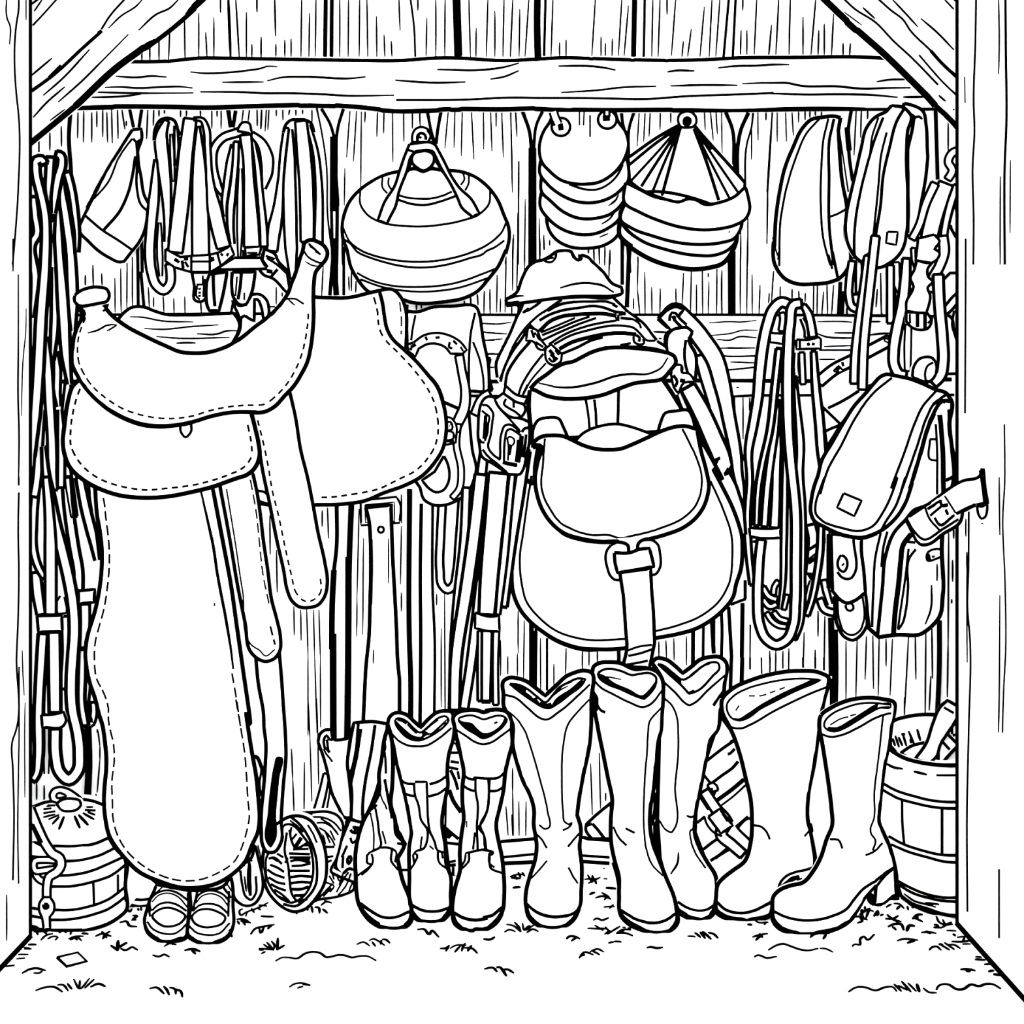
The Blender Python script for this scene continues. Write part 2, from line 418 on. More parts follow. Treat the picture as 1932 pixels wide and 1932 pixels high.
wall_sk += ['14.5 h 120,100 120,580', '7 h 940,330 925,590', '8 h 960,400 948,590', '5 h 1295,220 1295,600', '6 h 1340,200 1360,560']
# below the rail
vs('h', 3, '207 1200 207 1515;258 1200 255 1300;1845 1080 1845 1160')
wall_sk += ['8 h 130,1200 145,1400 165,1500 200,1680']
vs('i', 3, '735 1900 735 1930')
vs('j', 3, '632 250 632 375;672 230 680 465;910 240 895 900;895 900 893 1205;943 460 938 1190;1230 130 1230 350;1230 370 1222 810;1230 870 1230 1015;418 975 422 1195;470 1000 473 1235;515 1000 525 1350;525 1350 525 1950;566 1000 575 1350;575 1350 593 1930;607 1000 618 1360;618 1360 620 1890;1495 880 1495 970;1530 1140 1530 1740;1555 880 1560 1930;237 290 240 585;287 550 293 870')
wall_sk += ['7.5 j 742,200 740,540 722,700', '11 j 722,700 710,930 705,1300', '13 j 715,1180 718,2100', '11 j 853,210 838,600 830,950', '12.5 j 832,600 830,1250 828,1500 822,2000', '10 j 1292,90 1292,1280 1300,1500 1300,1850', '7 j 1380,200 1372,830 1375,1100 1370,1880', '5.5 j 1465,200 1465,850 1480,1200 1478,1780']
vs('k', 3, '310 1010 310 1330;305 1330 305 1500;357 1080 350 1530;232 1350 232 1490;178 1230 178 1500;478 1215 480 1615;580 1410 580 1570;672 1290 668 1490;795 1310 795 1450;845 1310 845 1425;908 1310 908 1400;1372 1240 1372 1360;1425 1230 1430 1365;1485 1215 1487 1385;1580 1200 1580 1420')
wall_sk += ['9 k 410,1080 410,1560', '13.5 k 430,1160 425,1610', '5 k 445,1140 440,1250', '4.5 k 528,1215 528,1610', '7 k 1068,1290 1070,1400', '7.5 k 1630,1150 1628,1420', '5.5 k 1708,1120 1705,1370', '8 k 1770,1050 1785,1330']
vs('l', 3.2, '588 1235 588 1680;672 1220 662 1660;742 1200 732 1530;790 1195 795 1600;838 1200 830 1650;890 1220 890 1430;938 1220 920 1650;1060 1195 1028 1800;1110 1190 1115 1530;1190 1160 1185 1790;1235 1130 1240 1520;1228 1500 1215 1760;12 1310 15 1470;58 1310 57 1460;112 1310 110 1445;157 1290 155 1450;272 1170 265 1440;355 1300 355 1445;428 1050 422 1460;377 1010 377 1205;1362 420 1358 1250;1358 1250 1352 1660;1400 380 1400 465;1392 625 1392 790;1385 920 1385 955')
wall_sk += ['7 l 465,1060 470,1500', '12 l 500,1150 505,1480 500,1740', '5 l 485,1060 490,1160', '9 l 1290,1080 1290,1400 1275,1800', '8 l 480,1520 480,1730']
vs('m', 3, '278 630 278 755;335 645 335 775;740 230 755 350;755 350 755 450;755 450 735 700;725 710 735 770')
wall_sk += ['13 m 668,180 675,500 665,740']
vs('n', 3, '400 370 410 600;410 600 420 855;498 470 495 845;525 -20 540 300;540 300 555 770;590 -10 600 300;600 300 605 640')
wall_sk += []
vs('o', 3, '268 515 268 700;268 680 275 1045;315 765 318 1040;370 765 368 1040;218 800 235 1025;262 865 270 1040;857 480 870 870;922 400 932 830;970 700 970 765')
vs('p', 3, '1425 -20 1425 125')
wall_sk += ['5.5 tA 205,1400 290,1365 360,1340', '6 tA 352,1150 352,1340', '6 tA 35,1530 35,1850', '6 tA 112,1470 118,1640 112,1930', '7 tA 185,1420 215,1932', '8 tA 325,1380 318,1932', '3 tA 405,1600 402,1932', '7 tF 90,0 84,185', '8 tF 152,0 148,155', '3.8 tF 197,0 197,70', '3 tF 262,0 264,95', '3 tF 312,0 310,85', '3 tF 345,0 343,85', '3 tF 385,0 385,65', '3 tF 418,0 418,75', '4 tF 500,0 500,60', '4 tF 570,0 570,65', '4 tF 620,0 620,75']
wb = struct_box('wall_back', (-1.45, 1.45, 3.69, 3.76, -.02, 2.0), wall_sk)
# floor with the drawn wall-foot lines
fl_ = struct_box('floor', (-1.45, 1.45, 1.4, 3.76, -.06, 0), [], 'ground')
def foot(x, sx, y1, w1, w2):
    def f(mb):
        tube(mb, [(x+sx*.0012, y, .0012) for y in np.linspace(1.7, y1, 12)], [w1/2/F*y for y in np.linspace(1.7, y1, 12)], 8)
        tube(mb, [(x+sx*.0008, y1-.0008, z) for z in np.linspace(0, 2.0, 20)], w2/2/F*y1, 8)
    return f
mbx = MB()
def both(front, recess):
    def ex(mb): box(mb, *recess)
    return front, ex
f_, ex_ = both((-1.45, -.8885, 1.6, 3.16, 0, 2.0), (-1.45, -1.06, 3.16, 3.69, 0, 2.0))
struct_box('wall_left', f_, ['3.5 T a 42,-30 48,140 65,180 65,325', '4 a 130,-30 128,80 115,160 118,740 125,800 125,1400 105,1700 85,1930', '2.6 T a 185,-30 185,150', '3.8 T e 92,0 92,250',
  '4 T e 132,270 132,740 130,1240 135,1390 134,1860', '2.6 T e 192,525 190,690 170,900 157,1340', '4 i 134,0 134,65', '4 i 135,115 130,400 135,700 130,1050 118,1350 108,1930 m 90,300 90,530 98,800 90,1365', '2.6 T i 163,1305 168,1490 178,1650', '3.2 i 138,1430 138,1930 m 132,650 128,960 135,1390', '2.6 T i 185,1700 m 183,100 183,740', '3.5 T m 44,1470 44,1820'], 'wood', ex_, foot(-.8885, 1, 3.16, 14, 10))
f_, ex_ = both((.842, 1.45, 1.6, 3.24, 0, 2.0), (1.0, 1.45, 3.24, 3.69, 0, 2.0))
struct_box('wall_right', f_, ['4.2 d 1590,-30 1585,300 1572,750 1578,950 1565,1210 1572,1600 1570,1930', '3.4 T d 1752,-30 1757,350 1752,540', '5 d 1805,-30 1808,360 1812,900 1800,1200 1800,1930', '3.4 T d 1765,1285 1763,1930', '3 T d 1838,1165 1835,1700',
  '4 h 1895,0 1895,120 1890,1320', '4 l 1522,260 1520,700 1513,1000 1530,1200 1522,1900 p 1912,480 1905,800 1908,1600', '3 T l 1498,315 1498,450', '3 T l 1505,565 1505,700', '3.4 T l 1750,0 1755,440', '3.4 l 1790,-400 1790,100 1780,250 1795,800 1800,1300 1785,1600 1775,1930', '3.4 T l 1755,890 1750,1700 1745,1930', '4 x 1705,-300 1705,350', '3 T l 1615,350 1628,350', '2.6 d 1505,560 1507,750', '3 T l 1505,700 1508,1400'], 'wood', ex_, foot(.842, -1, 3.24, 14, 10))
# beams and braces
beam = P(None, 'trim', 3.655, '0 z 40,116! a 930,445 1230,446 1450,425 1640,425 1930,430 b 700,442 1100,442 1300,427 1550,427 1700,440 1850,442 c 200,432 400,422 600,427 900,437 1400,437 1700,422 d 860,425 z 1840,113! 1840,201! c 1200,800 700,805 450,800 200,790 b 1930,797 1400,797 1300,802 930,800 780,787 600,770 a 1930,774 1500,787 1240,782 840,777 540,782 z 40,204!', th=.034, spacing=60, material='wood', sk=[
  '7 a 800,450 1230,446 1450,425 1640,425 1930,430 b 700,440 1100,440 1300,425 1550,427 1700,438 1850,442 c 200,432 400,422 600,427 900,437 1400,437 1700,422 d 200,420 860,422 960,430', '9 a 480,785 840,777 1240,780 1500,785 1930,772 b 600,770 780,783 930,800 1300,802 1400,797 1850,797 c 200,790 450,800 700,803 1200,800 1700,797 d 200,792 1320,785',
  '4 T a 835,555 1000,565 1100,555 1215,562', '4 T a 1388,525 1450,532 1650,530 1800,515 1930,490 b 80,488 170,487', '4 T a 1620,600 1925,598', '4 T a 765,638 880,635 1000,642 1190,635 1320,633 1405,642', '4 T a 700,672 880,678 1100,680 1412,678', '4 T a 660,710 790,708 930,700 1030,686', '4.5 T a 1460,670 1750,672 1930,680 b 230,680 500,688 640,697 1020,695', '4.5 T b 93,590 200,565 360,560 730,570 812,560', '4.5 T b 1025,585 1150,595 1300,603 1540,598', '4.5 T b 1332,508 1690,508 1820,490 1930,460', '4 T b 1718,578 1820,560 1930,515', '4.5 b 1032,730 1500,728 1900,712 c 240,715 430,715 700,718 1015,722 1280,703 1640,690 1930,678',
  '4.5 T c 360,482 580,482 700,495 780,512', '4 T c 380,675 680,655 800,640 1075,630', '4.5 T c 1155,525 1200,517 1355,517', '4.5 T c 1178,627 1260,625 1340,622 1668,622', '4.5 T c 1525,495 1660,482 1820,478 1930,472 d 220,472', '4.5 T c 1700,612 1850,605 1930,605 d 200,605 300,625 560,630 780,648 900,643 1105,640', '4.5 T d 0,680 100,682 330,690 600,688 850,695 1010,710', '4.5 T d 1050,708 1215,707', '4 T d 855,597 940,583 1085,580'])
tag(beam, None, None, kind='structure'); beam.name = 'trim_1'
rail = P(None, 'rail', 3.655, '0 z 40,597! 1840,597! 1840,746! 40,746!', th=.034, spacing=60, material='wood', sk=[
  '5.5 z 100,595 400,592 900,594 1250,594 1400,594 1700,596 1795,597', '7.5 z 100,720 900,720 1380,718 1600,719 1795,716', '5 z 100,746 900,746 1400,746 1800,745',
  '3 T g 20,640 165,645 260,632', '3 T g 40,708 140,715 230,720', '3 T g 55,768 150,762 195,757', '3.5 g 65,872 165,872', '3 g 80,972 130,972', '4 T g 1330,704 1435,708', '3 T g 1370,755 1395,755', '3 T g 1750,637 1932,628 h 165,630 310,618', '3 T g 1765,732 1932,712 h 190,695 320,693', '3.5 T g 1805,762 1932,760 h 150,750 310,748', '3.5 T g 1830,828 1932,825 h 100,826 300,826', '3.5 h 0,870 60,884 300,886', '3.5 T h 110,932 290,938', '3.5 h 70,993 170,985 290,972', '3 T h 155,1125 178,1125',
  '3 T h 765,627 985,628 1030,632', '3.5 T h 893,712 1045,712', '4 T h 760,715 835,742 940,750 1040,750', '3 T h 818,815 1025,808', '3.5 h 780,842 1025,842', '3 T h 780,912 905,912', '3.5 T h 1165,627 1245,627', '4 T h 1160,728 1230,720 1310,715', '5 h 1720,1022 1830,1020',
  '3 f 1830,640 1932,645', '3 f 1840,705 1932,712', '3 f 1850,768 1932,768', '4 f 1870,872 1932,870'])
tag(rail, None, None, kind='structure'); rail.name = 'trim_2'
bb = P(None, 'baseboard', 3.665, '0 z 40,1582! 1840,1582! 1840,1645! 40,1645!', th=.024, spacing=60, material='wood', sk=['6.5 o 180,1070 430,1050', '5 o 200,1188 430,1165', '7.5 o 200,1235 420,1225', '7 o 780,1045 1000,1060', '5 o 790,1175 1000,1190', '7 o 790,1220 1000,1235', '7 m 940,1490 1060,1508 1140,1505', '6 m 950,1540 1050,1562 1140,1560'])
tag(bb, None, None, kind='structure'); bb.name = 'baseboard_back'
br = P(None, 'brace', 3.20, '0 z -90,400! 57,272 142,202 250,108 385,-2 480,-80! -90,-80!', th=.02, spacing=60, material='wood', sk=[
  '11 z 56,272 142,201', '13 z 142,201 225,124 262,97 332,44 385,-4', '4 T a 232,550 380,425', '6.5 a 232,665 400,540 600,355 740,230', '8 a 360,570 450,480', '7 a 715,245 745,225', '4 a 740,215 800,120 910,-5', '3.5 T a 790,208 880,120 1000,40 1040,-5', '4 T a 1010,222 1150,100 1230,65 1305,-5', '4 T a 425,745 600,590 750,440 938,250', '4 T a 315,697 450,580 655,360', '4 T a 243,857 330,760 475,632', '3 T a 365,880 475,797', '3.5 a 240,187 330,90 415,-5', '3.4 T a 250,85 310,-5', '4 a 232,30 280,-5'])
tag(br, None, None, kind='structure'); br.name = 'trim_3'
br = P(None, 'brace', 3.27, '0 z 1950,370! 1812,246 1766,199 1670,106 1552,-2 1470,-80! 1950,-80!', th=.02, spacing=60, material='wood', sk=[
  '10 z 1814,248 1766,199', '12.5 z 1766,199 1715,148 1670,104 1600,42 1552,-4', '4 d 620,-5 690,60 850,165 980,300 1100,410 1305,620', '4 d 870,-5 960,75 1050,145 1100,220 1260,380 1330,460', '6.5 d 1250,370 1330,460 1460,580', '3.8 T d 970,-5 1050,80 1158,198', '4 T d 1178,135 1300,240 1420,365', '4 T d 755,55 845,137', '2.6 T d 615,85 750,185', '3.6 d 1165,400 1250,500 1330,590 1460,715', '4 T d 1308,695 1360,740', '3.4 T d 1350,-5 1420,70', '3.4 T d 1415,-5 1460,25', '3 d 1418,795 1418,805'])
tag(br, None, None, kind='structure'); br.name = 'trim_4'
# ================================================================ stock saddle on the left
t = thing('saddle', 'big saddle with two stubby upright horns and one very long stitched flap reaching the boots', 'saddle', at=(330, 760, 3.36))
seat = P(t, 'seat', 3.30, '8 e 590,505 635,570 600,640 560,740 548,850 552,960 600,1060 700,1190 800,1275 950,1360 1080,1403 1200,1415 1330,1408 1450,1385 1600,1340 1750,1312 1930,1312 f 100,1312 190,1310 270,1270 350,1185 420,1110 470,1030 520,930 545,820 560,700 567,580 565,440 570,330 582,255 620,205 655,165 672,110 650,60 600,25 540,10 500,30 485,90 465,150 450,200 430,260 400,340 370,420 330,480 270,550 200,610 120,670 0,765 e 1700,820 1560,860 1450,865 1360,855 1250,810 1100,740 950,660 885,615! 830,565 800,520 812,480 700,500!',
  th=.03, dome=.045, R=55, sk=['4 D e 650,600 600,740 590,850 605,950 650,1040 700,1110 800,1200 950,1290 1100,1335 1290,1355 1450,1335 1600,1290 1750,1262 1930,1255 f 150,1255 210,1240 250,1210 350,1110 430,980 480,850 510,700 522,580 520,510',
   '4 T e 665,713 720,700 820,655 880,655', '3.5 T e 805,700 880,660', '4 f 360,460 420,455 490,495', '3.5 T f 380,462 425,505', '7 e 590,515 615,560 612,620', '4 e 775,550 800,530 775,510 805,490', '4 f 497,95 520,130 570,165 620,180 655,165', '6 T f 532,42 560,75 615,118', '3 T f 505,175 540,195 600,208', '8 T e 650,1130 700,1190 800,1278 950,1364 1080,1408 1200,1420 1330,1412 1450,1388'])
hc = P(t, 'horn_cap', 3.255, '6.5 e 565,430 600,400 650,378 750,368 805,382 825,430 812,468 740,490 690,500 590,503 563,475', th=.04, dome=.01, R=15, sk=[])
hc.parent = seat
P(t, 'tab', 3.322, '5 e 1365,1380! 1365,1460 1400,1500 1440,1460 1440,1380!', th=.006)
P(t, 'skirt', 3.338, '8.5 e 600,1062! 545,1120 520,1200 500,1300 485,1420 475,1530 490,1640 530,1730 620,1815 700,1865 i 800,108 900,138 1000,152 1180,155 1300,142 1450,112 1600,75 1750,22 f 0,1805 60,1785 130,1720 158,1640 150,1540 130,1450 95,1310! 0,1250! e 1300,1250!', th=.009, dome=.012, R=40,
  sk=['4 D e 605,1135 570,1240 545,1360 535,1470 537,1560 570,1640 660,1750 780,1825 900,1865 1100,1895 1250,1885 1500,1850 1700,1790 1850,1715 1895,1650 1895,1550 1880,1460 1855,1350'])
P(t, 'strap', 3.356, '7 f 60,1280! 130,1480 190,1790 j 235,200 290,480 340,700 370,860 400,930 460,980 530,985 600,965 650,900 670,800 650,640 600,420 560,200 520,0 f 470,1600 430,1350 385,1150! 300,1150!', th=.006, sk=['3.6 D f 145,1370 190,1550 230,1750 j 255,100 300,280 350,520 400,740 440,880 510,940 570,925 620,870 620,780 605,700'])
P(t, 'fender', [(915, 3.37), (1300, 3.33), (1500, 3.24), (1680, 3.17)], '8 i 715,40! 735,300 752,400 767,520 767,700 750,850 720,1000 690,1100 660,1200 645,1320 655,1450 680,1560 720,1680 750,1800 m 770,180 793,330 802,420 802,520 790,650 785,760 795,900 830,1040 880,1120 950,1205 1050,1300 1200,1370 1380,1420 1500,1418 1640,1385 1750,1320 1850,1220 n 100,1100 145,1000 158,900 152,780 145,700 130,560 110,450 85,300 60,100 i 1880,1850 1830,1430 1790,1150 1740,800 1680,480 1600,60!', th=.009, dome=.01, R=35,
  sk=['3.6 DD m 1780,0 1850,450 1870,750 1880,900 1860,1000 1830,1100 1770,1220 1640,1310 1500,1360 1400,1368 1200,1320 1050,1230 950,1130 880,1000 855,900 850,780 848,600 865,450 860,350 820,150 i 820,1750 780,1620 730,1520 715,1400 720,1250 750,1130 790,980 810,850 825,700 825,520 800,300 790,200 775,130', '6 T i 1515,100 1560,300 1610,530 1640,730 1700,1050 1740,1290 1760,1450', '3 i 1619,950 1619,975', '3.6 DD i 1750,1480 1780,1650 1820,1930'])
P(t, 'strap', 3.388, '7 i 1655,40! 1740,500 1790,800 1850,1100 1900,1330 j 130,1360 200,1392 270,1370 308,1320 315,1200 290,1080 250,930 220,700 190,500 160,250 140,120 105,-40!', th=.006, sk=['3 i 1710,90 1780,520 1830,850 1930,1290 j 150,1300 205,1350 275,1300', '3 DD j 90,20 130,240 165,560 180,700 240,1000', '4 DD j 240,1125 280,1280'])
P(t, 'strap', [(1230, 3.402), (1600, 3.30)], '7 j 122,1240! 150,1560 190,1800 n 192,200 207,330 202,500 187,700 172,850 172,1000 180,1090 215,1150 270,1150 320,1080 322,900 340,620 358,420 355,300 335,0 j 330,1600 300,1240!', th=.006, sk=['2 F n 290,430 320,430 308,600 285,850 272,1080 240,1120 215,1090 220,850 240,650 265,500', '4 n 150,450 172,520 160,620 165,700'])
P(t, 'stirrup', 3.26, '6 n -110,1300! -30,1280 20,1250 100,1190 120,1100 150,1200 165,1480 120,1540 60,1555 0,1530 -60,1440!', th=.02, dome=.01, R=12, sk=['5 n 15,1290 30,1400 60,1490 95,1510 125,1470 130,1330', '4 n 40,1260 75,1210 105,1220', '9 T n 85,1230 80,1350 90,1480', '3 n 140,1100 160,1180 175,1300', '4 T n 45,1330 60,1450'])
P(t, 'strap', 3.424, '7 n 100,430! 130,430 170,500 190,560 180,700 160,720 150,640!', th=.005, sk=['6 n 118,470 155,690'])
P(t, 'strap', 3.424, '5 j 130,100! 205,120 240,200 150,180!', th=.005, sk=['8 j 150,195 235,210'])
P(t, 'flap', 3.436, '7.5 f 540,440! 640,445 850,443 950,420 1020,402 1062,395! 1085,480 1100,580 1120,680 1150,740 1250,840 1330,915 1430,1030 1500,1120 1540,1230 1565,1350 1565,1480 1540,1590 1480,1690 1380,1795 1250,1865 1100,1918 j 950,180 800,203 560,210! 440,0! f 300,1100!', th=.009, dome=.012, R=40,
  sk=['4 D f 1020,445 1045,540 1055,640 1075,715 1110,770 1200,860 1330,1000 1430,1140 1480,1250 1500,1350 1505,1450 1480,1570 1440,1640 1350,1740 1200,1820 1050,1890 j 900,122 850,130 700,150 580,152', '7 T f 1330,915 1430,1030 1500,1120 1540,1230 1560,1350'])
P(t, 'roll', 3.452, '7 f 1040,395! 1170,388 1230,450 1262,540 1268,700 1262,840! 1150,800! 1060,600!', th=.012, dome=.008, R=20, sk=['3 DD f 1215,480 1228,600 1225,740'])
P(t, 'girth_strap', 3.515, '7.5 j 960,230! 1150,212! 1165,640 1178,870 1192,1150 1202,1400 1215,1530! 1215,2000! 935,2000! 950,1650! 962,1430 985,1200 992,970 998,640 995,470 985,330', th=.007, sk=['5 c j 1075,372 1094,385 1094,410 1075,420 1056,410 1056,385', '3 T j 1132,460 1132,805', '3 T j 1020,1300 1018,1410', '7 j 1000,470 1003,650 997,960', '3 j 1160,200 1160,240'])
P(t, 'buckle', 3.525, '4.5 j 940,175! 1190,150! 1215,190 1215,345! 925,365! 922,200!', holes=['2.5 j 955,210! 1175,190! 1178,335! 958,345!'], th=.008, material='metal')
P(t, 'cantle', 3.405, '6.5 e 880,625! 935,560 990,522 1090,518 1160,545 1250,572 1400,577 1760,563! 1790,600 1808,650 1795,710 1750,795! 1500,900 1300,880 1000,760', th=.02, material='wood', sk=['3.5 T e 980,590 1080,595 1210,620 1460,630', '3.5 T e 1088,680 1240,685 1440,665 1650,652', '4 T e 1487,720 1650,718 1700,700 1790,695', '3.5 T e 1180,740 1340,752 1735,746', '4 T e 1330,790 1400,787 1478,788'])
# ================================================================ reins on the left, nose bag, bridles, kettle
def SS(t, items, name='strap', e=4.5, th=.003):
    for it in items:
        Y, wd, path = it[:3]
        w_ = wd if hasattr(wd, '__len__') else [wd, wd]
        S(t, name, Y, path, wd, caps=(w_[0] > 6)+2*(w_[-1] > 6), e=it[3] if len(it) > 3 else e, th=th, sk=it[4] if len(it) > 4 else ())
YS = -.10
t = thing('reins', 'long bundle of crossing reins hung against the left side wall, ending in a round loop', 'reins', at=(95, 900, 3.5))  # wide black strap edges paint in the shadow of the gaps between straps
SS(t, [(3.500, [11, 11, 12, 14, 15, 15, 14, 4], 'tB 400,370 350,290 270,300 255,400 265,560 320,800 380,1050 420,1300 430,1600 e 347,0 340,200 310,600 290,1000 262,1400 245,1650', 7.2),
  (3.506, [11, 10, 9, 7, 3], 'tB 510,240 495,500 480,800 500,1050 520,1380', 7.2),
  (3.494, [8, 11, 11, 9, 3], 'tB 600,190 690,220 705,350 640,600 590,900 560,1220', 7.2),
  (3.512, [3, 11, 12, 12, 14, 12, 3], 'tB 715,620 720,900 770,1250 820,1600 e 520,0 545,350 552,700', 7.2),
  (3.518, [9, 8, 8, 5, 3], 'tB 790,500 870,800 930,1200 970,1600 965,1900', 7.2),
  (3.524, [9, 10, 11, 3], 'tB 205,930 240,1250 240,1650 e 262,0 265,300 240,600', 7.2),
  (3.515, [4, 10, 11, 15, 15, 12, 3], 'tB 640,1120 645,1500 e 442,0 462,300 482,600 500,900 525,1100', 7.2),
  (3.520, [3, 8, 9, 3], 'e 404,215 412,400 412,650 392,920', 7.2),
  (3.508, [4, 12, 13, 12, 13, 8], 'e 350,740 362,1000 375,1250 390,1500 400,1800 i 410,100', 6),
  (3.525, [3, 9, 9, 3], 'e 420,850 432,1000 430,1150 445,1270', 6),
  (3.502, [3, 12, 15, 15, 15, 15, 15, 15, 15], 'e 330,1570 350,1800 i 380,150 425,380 470,560 515,750 550,950 562,1150 550,1350 540,1500 555,1800 m 575,200 600,400 585,540 520,605 450,545 422,430 417,220', 7.2),
  (3.490, [8, 12, 17, 17, 17], 'i 347,0 370,250 380,450 382,700 382,1040', 6),
  (3.522, [9, 9, 9, 9, 7], 'i 285,0 265,150 252,350 255,560 290,680 335,760', 6),
  (3.528, 12, 'i 500,0 520,250 565,560 590,700 592,860', 7.2),
  (3.530, [10, 12, 12, 4], 'i 600,0 650,250 700,450 735,630', 7.2),
  (3.535, [6, 8, 5], 'i 690,60 700,150 712,260', 6),
  (3.532, [5, 14, 18, 14], 'i 470,900 460,960 470,1030', 4),
  (3.535, [13, 15, 12], 'i 270,720 285,880 310,1040', 6),
  (3.515, [13, 13, 12, 13, 12, 8], 'i 325,1180 305,1500 292,1800 m 292,200 290,450 275,560 245,612', 7.2),
  (3.512, [18, 18, 17], 'i 408,1170 412,1500 415,1780', 7.2),
  (3.514, [10, 10, 12], 'i 490,1050 500,1300 485,1600', 6),
  (3.535, [14, 13, 11], 'i 640,960 642,1100 632,1290', 6),
  (3.532, [8, 9, 8, 10], 'i 622,1300 618,1500 615,1700 640,1880', 7.2),
  (3.538, [6, 7, 8, 8, 7], 'i 660,1560 655,1800 680,1865 705,1800 705,1700', 6),
  (3.526, [9, 9, 6], 'm 357,215 352,400 350,560', 3), (3.530, [12, 10, 9, 4], 'm 430,215 432,350 430,450', 3)])
SS(t, [(3.516, [3, 9, 11, 11], 'e 325,1290 300,1500 275,1850 i 258,150', 6), (3.520, [3, 9, 9, 9], 'e 452,1290 462,1500 462,1750 i 460,80', 6), (3.522, [4, 9, 10, 9], 'e 335,1560 348,1700 372,1900 i 388,150', 6),
  (3.528, [5, 9, 9, 5], 'e 520,1000 505,1200 485,1400 470,1600', 6), (3.53, [8, 9, 7], 'e 500,1700 530,1900 i 560,300', 6)])
P(t, 'keeper', 3.484, '6 i 280,1048! 465,1045! 470,1165! 290,1170!', th=.012)
P(t, 'keeper', 3.500, '6 i 592,860! 715,848! 708,945! 595,955!', th=.012)
P(t, 'keeper', 3.486, '5.5 i 312,1795! 400,1792 480,1775! 498,1840 480,1875 320,1890!', th=.012)

YS = .09; SADJ = .5
t = thing('nose_bag', 'cone-shaped bag with a wide banded rim, hanging tilted from the wall', 'bag', at=(215, 370, 3.56))
P(t, 'bag', 3.57, '6 a 965,945! 880,1080 780,1240 700,1400 620,1560 582,1640! 582,1690 640,1755 720,1830 800,1880 870,1910 905,1905! 955,1840! 1010,1770 1050,1690 1070,1600 1075,1530! 1085,1490! 1050,1420 1030,1300 1005,1100 1035,1000 1030,940!', th=.02, dome=.015, R=30, bdome=.012, material='cloth',
  sk=['5 a 620,1570 750,1680 860,1750 955,1815', '6 a 985,1140 965,1280 930,1420 880,1530 755,1680', '4 a 965,1010 870,1150 790,1330 690,1450', '5 a 972,1010 990,1035 1020,1020', '7 a 995,1040 1000,1120 1012,1260', '5 a 1000,1140 1000,1400 1025,1490 1080,1545', '4 a 1020,1280 1040,1400 1070,1470', '8 a 640,1520 700,1400 760,1290'])
t = thing('bridle', 'bridle of doubled loops with a studded noseband and a short hanging tab', 'bridle', at=(390, 350, 3.55))
SS(t, [(3.560, [8, 22, 22, 19, 14, 10, 6], 'tC 250,125 205,250 215,450 238,650 253,850 255,1050 248,1180', 5.4),
  (3.552, [3, 12, 17, 16, 16, 16, 15, 14, 14], 'tC 155,460 148,700 130,900 112,1100 103,1280 120,1440 165,1560 225,1600 275,1550 285,1450 275,1370', 5.4),
  (3.566, [4, 7, 3], 'tC 330,170 335,350 330,520', 5.4), (3.568, [3, 6, 6, 3], 'tC 290,240 300,450 308,660', 4), (3.570, [3, 8, 9, 4], 'tC 190,1010 190,1250 200,1480', 4),
  (3.548, [22, 24, 25, 27, 27, 26], 'tC 455,110 412,450 397,630 375,850 350,1050 325,1270', 5.4),
  (3.545, [3, 17, 25, 28, 30, 30], 'tC 525,170 530,450 537,700 542,1000 545,1300', 5.4),
  (3.542, [3, 10, 9, 9, 14, 24, 24, 24], 'tC 480,112 560,122 592,190 605,350 625,650 665,900 705,1080 745,1230', 5.4)])
S(t, 'crownpiece', 3.540, 'tC 140,300 150,200 200,120 260,105 315,125 345,200 365,260', 1.2, e=4, caps=0)
nb = P(t, 'noseband', 3.530, '5 tC 240,1240! 370,1312! 470,1300! 620,1292! 700,1272! 805,1215! 835,1290! 720,1390! 630,1440! 460,1440! 320,1400! 240,1345!', th=.006, sk=['5 tC 465,1300 465,1450', '5 tC 625,1300 625,1440', '4.5 tC 470,1350 620,1350', '5 tC 690,1275 720,1385', '7 tC 318,1330 345,1345', '6 tC 330,1330 360,1360', '6 tC 385,1340 395,1410', '5 tC 410,1350 440,1400', '5 c tC 635,1320 655,1318 660,1335 640,1345', '7 tC 770,1285 790,1295', '5 tC 400,1330 440,1330', '5 tC 720,1280 740,1300'])
tb = P(t, 'tab', 3.536, '6 tC 470,1445! 625,1445! 590,1560 580,1680 540,1700 500,1690 490,1560!', th=.006, sk=['4 tC 510,1550 575,1550', '4 tC 515,1560 515,1660 540,1680', '4 tC 525,1590 550,1585', '4 tC 525,1620 550,1620', '4 tC 525,1650 548,1645', '7 tC 585,1500 575,1660', '4 tC 565,1470 565,1540'])
tb.parent = nb
P(t, 'cheek_strap', 3.574, '6.5 tC 605,1460! 592,1600 605,1740 620,1775! 705,1775! 742,1620 775,1440!', th=.004, sk=['6.5 tC 655,1460 660,1620 670,1740'])
P(t, 'cheek_strap', 3.574, '6.5 tC 820,1440! 815,1560 840,1680 890,1725 935,1722 980,1640 1020,1440!', th=.004, sk=['6.5 tC 900,1440 890,1560 870,1680', '3.5 tC 862,1480 848,1650', '3.5 tC 925,1620 925,1685'])
t = thing('headstall', 'headstall with a crescent ring at its top and a straight bit bar below', 'bridle', at=(465, 350, 3.55))
